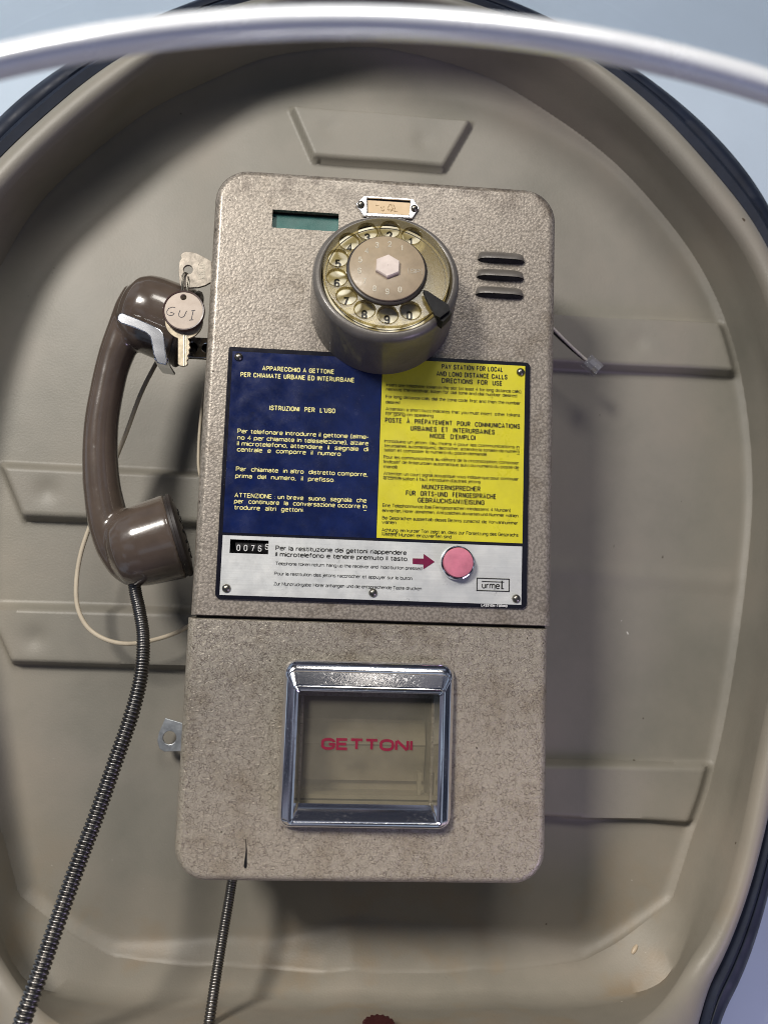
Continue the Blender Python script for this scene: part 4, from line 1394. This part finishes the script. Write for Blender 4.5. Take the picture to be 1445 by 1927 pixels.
hb = build('body', allm, M['bakelite'], hs, True, 180)
md = hb.modifiers.new('skin', 'REMESH'); md.mode = 'VOXEL'; md.voxel_size = 0.00095; md.use_smooth_shade = True
md = hb.modifiers.new('soften', 'SMOOTH'); md.factor = 0.5; md.iterations = 30
me = evaluated_mesh(hb)
hb.modifiers.clear()
hb.data = me
for p_ in me.polygons: p_.use_smooth = True
me.materials.clear(); me.materials.append(M['bakelite'])
for (C_, a_, rr, nm_) in ((EC, ea, .0300, 'ear_cap'), (MC, ma, .0314, 'mouth_cap')):
    cp = MB()
    o_ = at_h(C_)
    cp.lathe(o_, a_, [(rr - .0012, -.001), (rr - .0012, .0012), (rr - .0002, .0016), (rr - .0004, .0036), (rr - .0022, .0050), (rr - .0040, .0052), (rr - .0046, .0046),
                      (rr - .0075, .0056), (rr * .5, .0068), (.0002, .0070)], 48)
    capo = build(nm_, cp, M['bakelite_dark'], hs, True, 40)
    hl = MB()
    u_ = (Vector((0, 1, 0)) - a_ * a_.y).normalized(); w_ = a_.cross(u_)
    for rad, cnt_ in ((.006, 6), (.012, 10), (.0175, 14)):
        for k in range(cnt_):
            t = 2 * math.pi * k / cnt_
            hh = .0070 - (rad / rr) ** 2 * .0012
            hl.lathe(o_ + (u_ * math.cos(t) + w_ * math.sin(t)) * rad, a_, [(.0013, hh - .001), (.0013, hh + .0003), (.0001, hh + .0003)], 10)
    build('sound_holes', hl, M['void'], capo, True)

# ------------------------------------------------------------------ armoured cord: one loop, handset to telephone, hanging out of view below
cpth = [(-0.06529, 0.045, -0.16104), (-0.06309, 0.045, -0.17163), (-0.05944, 0.044, -0.18363), (-0.05515, 0.042, -0.20221), (-0.05402, 0.038, -0.22782), (-0.05761, 0.033, -0.25458), (-0.06455, 0.025, -0.28524), (-0.07112, 0.015, -0.31567), (-0.07763, 0.003, -0.34373), (-0.0836, -0.01, -0.37325), (-0.08917, -0.022, -0.40189), (-0.09462, -0.03, -0.42702), (-0.0982, -0.03, -0.45036), (-0.09281, -0.02, -0.49158), (-0.06602, -0.01, -0.5252), (-0.02731, 0.0, -0.52983), (-0.00458, 0.01, -0.50912), (0.00477, 0.02, -0.48028), (0.00699, 0.03, -0.4562), (0.00825, 0.042, -0.43508), (0.00992, 0.055, -0.4129), (0.01181, 0.066, -0.39202), (0.01323, 0.072, -0.3757), (0.01386, 0.075, -0.36545)]
cp_ = [np.array(q_) for q_ in spline(cpth, 40)]
seg = np.concatenate([[0], np.cumsum([np.linalg.norm(cp_[i + 1] - cp_[i]) for i in range(len(cp_) - 1)])])
tot = seg[-1]
pitch_s, pitch_l = .00165, .00275
pos, s0, acc = [], 0.0, []
while s0 < tot:
    f0 = min(1, max(0, (s0 - .035) / .06)); f1 = min(1, max(0, (tot - .075 - s0) / .05))
    pt = pitch_s + (pitch_l - pitch_s) * min(f0, f1)
    pt *= random.uniform(.93, 1.07)
    acc.append((s0, pt)); s0 += pt
path, rad_ = [], []
for s0, pt in acc:
    f0 = min(1, max(0, (s0 - .035) / .06)); f1 = min(1, max(0, (tot - .11 - s0) / .08))
    amp = (.00025 + .00042 * min(f0, f1)) * random.uniform(.85, 1.1)
    r0 = .0043 + .0005 * min(f0, f1) - .0008 * (1 - f1)
    for k, d in ((0.0, -1), (.16, .35), (.34, 1), (.58, 1), (.78, .3), (.92, -1)):
        s1 = s0 + pt * k
        if s1 >= tot: break
        path.append([np.interp(s1, seg, [q_[i] for q_ in cp_]) for i in range(3)])
        rad_.append(r0 + amp * d)
cd = MB(); cd.tube(path, rad_, 18)
cord = build('armoured_cord', cd, M['cordsteel'], None, True, 80)
tag(cord, 'ribbed steel armoured cord looping from handset up into telephone bottom', 'cord')

# ------------------------------------------------------------------ key bunch in the side lock
YK = 0.012
kb = thing('key_bunch', 'worn key in the side lock with a round paper tag and second key', 'keys', (-0.0172, 0.012, 0.05856))


def Kp(l):
    return l


k1 = [(-0.03817, 0.06998), (-0.03583, 0.07131), (-0.03211, 0.07143), (-0.02795, 0.07052), (-0.02298, 0.0684), (-0.01739, 0.06541), (-0.01654, 0.05018), (-0.02067, 0.04739), (-0.0254, 0.04562), (-0.03205, 0.04494), (-0.03726, 0.0452), (-0.03849, 0.04727), (-0.03982, 0.05714), (-0.03964, 0.06341), (-0.03832, 0.06624), (-0.03918, 0.06815)]
kh, = [(-0.03323, 0.05814)]
km = shift(flat_shape([k1, circle(kh[0], kh[1], .0033, 24)[::-1]], .0022, .0003, 1), (0, YK, 0))
key1 = build('key', km, M['nickel'], kb, True, 30)
st_ = MB()
hx = [(-0.02646, 0.06133), (-0.0253, 0.06395), (-0.02168, 0.06242), (-0.02132, 0.05267), (-0.02549, 0.05105), (-0.02674, 0.05663)]
st_.tube([(a, YK - .0011, b) for a, b in hx + hx[:2]], .00018, 5)
VT = MB()
for k, ch in enumerate('VIRO'):
    v, f = type_geo(ch, .0036, .00032, .0021)
    top = hx[1][1] - .0014 - k * .0027
    VT.add([(hx[0][0] + .0009 + b, YK - .00125 - 6e-6 * l_, top - a) for a, b, l_ in v], f)
build('stamp', merge(st_, VT), M['rivet'], key1, False, fix=False)
shk = MB(); shk.box(k1[5][0] - .0006, UX0 + .004, YK - .0008, YK + .012, .0515, .0555)
build('key_shank', shk, M['nickel'], kb, False)
ringp = [(-0.03321, 0.05511), (-0.03506, 0.05519), (-0.03638, 0.05258), (-0.03645, 0.04754), (-0.03558, 0.04217), (-0.03462, 0.03836), (-0.03343, 0.03688), (-0.03297, 0.03846), (-0.03315, 0.04464), (-0.03282, 0.05164)]
ry = [.0125, .0098, .0085, .0075, .006, .0048, .0052, .0075, .0095, .0105]
rp3 = [(a, y_, b) for (a, b), y_ in zip(ringp, ry)]
rp3 = [tuple(q_) for q_ in spline(rp3, 5, True)]
rn = MB(); rn.tube(rp3 + rp3[:1], .00052, 8, False)
rp4 = [(a + .0009, y_ + .0008, b - .0004) for a, y_, b in rp3]
rn.tube(rp4 + rp4[:1], .00050, 8, False)
build('ring', rn, M['rivet'], kb, True, 60)
tg, = [(-0.03299, 0.02546)]
th0, = [(-0.03366, 0.03493)]
YTG = .0045
tgm = shift(flat_shape([circle(tg[0], tg[1], .0133, 48), circle(th0[0], th0[1], .0021, 20)[::-1]], .0026, .0003, 1), (0, YTG, 0))
tago = build('tag', tgm, M['tagpaper'], kb, True, 30)
tr_ = MB(); tr_.lathe((tg[0], YTG, tg[1]), (0, -1, 0), [(.0130, -.0020), (.0141, -.0020), (.0144, -.0008), (.0144, .0010), (.0140, .0019), (.0132, .0018), (.0130, .0011)], 56)
build('tag_rim', tr_, M['tagrim'], tago, True, 50)
hnd = MB()
for strokes in [[(-0.03881, 0.02711), (-0.04078, 0.0274), (-0.04317, 0.02634), (-0.04436, 0.02421), (-0.04404, 0.02218), (-0.04236, 0.02116), (-0.04019, 0.02164), (-0.03919, 0.02288), (-0.04054, 0.02341), (-0.04186, 0.02344)], [(-0.03528, 0.02552), (-0.03624, 0.02264), (-0.03574, 0.02088), (-0.03399, 0.02021), (-0.03234, 0.02133), (-0.03086, 0.02527)], [(-0.02778, 0.02545), (-0.02502, 0.02612)], [(-0.02632, 0.02579), (-0.0274, 0.01895)], [(-0.02876, 0.01872), (-0.02585, 0.01925)]]:
    hnd.tube([(a, YTG - .00145, b) for a, b in strokes], .00022, 6, True, .3)
build('handwriting', hnd, M['ink_pen'], tago, True)
# second key hanging behind the tag
k2 = [(-0.03712, 0.01551), (-0.0355, -0.01146), (-0.03397, -0.0127), (-0.03176, -0.01296), (-0.02944, -0.01208), (-0.02879, -0.01072), (-0.02945, -0.00885), (-0.02846, -0.00709), (-0.02929, -0.00542), (-0.02812, -0.00346), (-0.02862, -0.0012), (-0.02764, 0.00076), (-0.02866, 0.00261), (-0.02822, 0.00454), (-0.02963, 0.00676), (-0.02956, 0.00867), (-0.03075, 0.01013), (-0.02924, 0.01252), (-0.02907, 0.01597)]
YK2 = .0085
key2 = build('key', shift(flat_shape([k2], .0022, .0003, 1), (0, YK2, 0)), M['brass'], kb, True, 30)
gr = MB()
ga, gb = [(-0.03241, 0.01103), (-0.03111, -0.01283)]
gc, gd = [(-0.03099, 0.01111), (-0.02982, -0.01238)]
gr.tube([(ga[0], YK2 - .0011, ga[1]), (gb[0], YK2 - .0011, gb[1])], .00042, 6, True, .3)
gr.tube([(gc[0], YK2 - .0011, gc[1]), (gd[0], YK2 - .0011, gd[1])], .00026, 6, True, .3)
build('groove', gr, M['rivet'], key2, True)
kh2 = shift(flat_shape([circle(th0[0] + .0004, th0[1] - .0155, .0130, 40), circle(th0[0], th0[1] - .001, .002, 16)[::-1]], .0020, .0003, 1), (0, YK2, 0))
build('key_bow', kh2, M['brass'], key2, True, 30)

# ------------------------------------------------------------------ loose wires
w1 = [(-0.05532, 0.085, 0.02993), (-0.06273, 0.08, 0.01838), (-0.06775, 0.075, 0.0046), (-0.0769, 0.075, -0.0179), (-0.08716, 0.08, -0.04799), (-0.09384, 0.08, -0.06924), (-0.10084, 0.08, -0.09653), (-0.10885, 0.08, -0.11948), (-0.11505, 0.08, -0.14418), (-0.11647, 0.08, -0.16848), (-0.1132, 0.08, -0.18642), (-0.10395, 0.08, -0.20011), (-0.0888, 0.08, -0.20802), (-0.07165, 0.083, -0.20972), (-0.04951, 0.09, -0.20429), (-0.03304, 0.095, -0.19587), (-0.02052, 0.1, -0.18405)]
wm = MB(); wm.tube(spline(w1, 14), .0017, 10, True, 0.8)
tag(build('loop_wire', wm, M['wire'], None, True, 60), 'thin ivory wire looping behind the handset down to the telephone side', 'wire')
w2 = [(-0.02654, 0.09, 0.01121), (-0.03285, 0.1, -0.01059), (-0.03445, 0.1, -0.03486), (-0.03448, 0.1, -0.05669), (-0.03319, 0.1, -0.07182), (-0.02811, 0.1, -0.08672)]
wm = MB(); wm.tube(spline(w2, 10), .0012, 8, True)
tag(build('edge_wire', wm, M['wire'], None, True, 60), 'short ivory wire running close along the left side of the telephone', 'wire')
line = thing('line_cord', 'short grey phone cord with a clear plug, poking out right of the telephone', 'cord', (0.25048, 0.085, 0.05704))
w3 = [(0.24327, 0.085, 0.06206), (0.25048, 0.085, 0.05704), (0.26041, 0.085, 0.04766), (0.27079, 0.085, 0.03831), (0.27934, 0.085, 0.03112)]
wm = MB(); wm.tube(spline(w3, 10), .0013, 10)
build('wire', wm, M['wiregrey'], line, True, 60)
w4 = [(a - .0014, b + .001, c - .0022 * (1 - k / 3.0)) for k, (a, b, c) in enumerate(w3)]
wm = MB(); wm.tube(spline(w4, 10), .0010, 10)
build('wire', wm, M['black'], line, True, 60)
tip = Vector(w3[-1]); dirv = (Vector(w3[-1]) - Vector(w3[-2])).normalized()
sv = dirv.cross(Vector((0, 1, 0))).normalized(); yv = sv.cross(dirv)
pb = MB()


def obox(c0, l, w, h, off=0.0):
    vs = []
    for a in (off, off + l):
        for b in (-w / 2, w / 2):
            for c in (-h / 2, h / 2):
                vs.append(tuple(c0 + dirv * a + sv * b + yv * c))
    return MB().add(vs, [(0, 1, 3, 2), (4, 6, 7, 5), (0, 4, 5, 1), (2, 3, 7, 6), (0, 2, 6, 4), (1, 5, 7, 3)])


pl = build('plug', merge(obox(tip, .0135, .0100, .0070, -.001), obox(tip, .011, .0045, .0015, .001)), M['plug'], line, False)
ct = merge(*[MB().add(*(lambda q_: (q_.v, q_.f))(obox(tip + sv * (k * .0014), .004, .0006, .0055, .0075))) for k in (-2, -1, 0, 1, 2)])
build('contacts', ct, M['brass'], pl, False)
cl_ = obox(tip - yv * .005, .010, .0042, .0012, .002)
build('latch', cl_, M['plug'], pl, False)

# ------------------------------------------------------------------ ribbed knob on the booth floor
KX, KY, KZ = 0.1200, 0.020, -0.4590
kn = MB()
nk = 16
rgk = []
for r_, h in ((.0112, 0), (.0112, .0085), (.0104, .0098), (.0001, .0102)):
    rgk.append([(KX + (r_ - (.0013 if (k % 4) in (2, 3) and r_ > .005 else 0)) * math.cos(2 * math.pi * k / 64), KY + (r_ - (.0013 if (k % 4) in (2, 3) and r_ > .005 else 0)) * math.sin(2 * math.pi * k / 64), KZ + h) for k in range(64)])
kn.loft(rgk, True, True, False)
tag(build('knob', kn, M['knob'], None, True, 30), 'small oxblood ribbed knob on the booth floor under the telephone', 'knob')
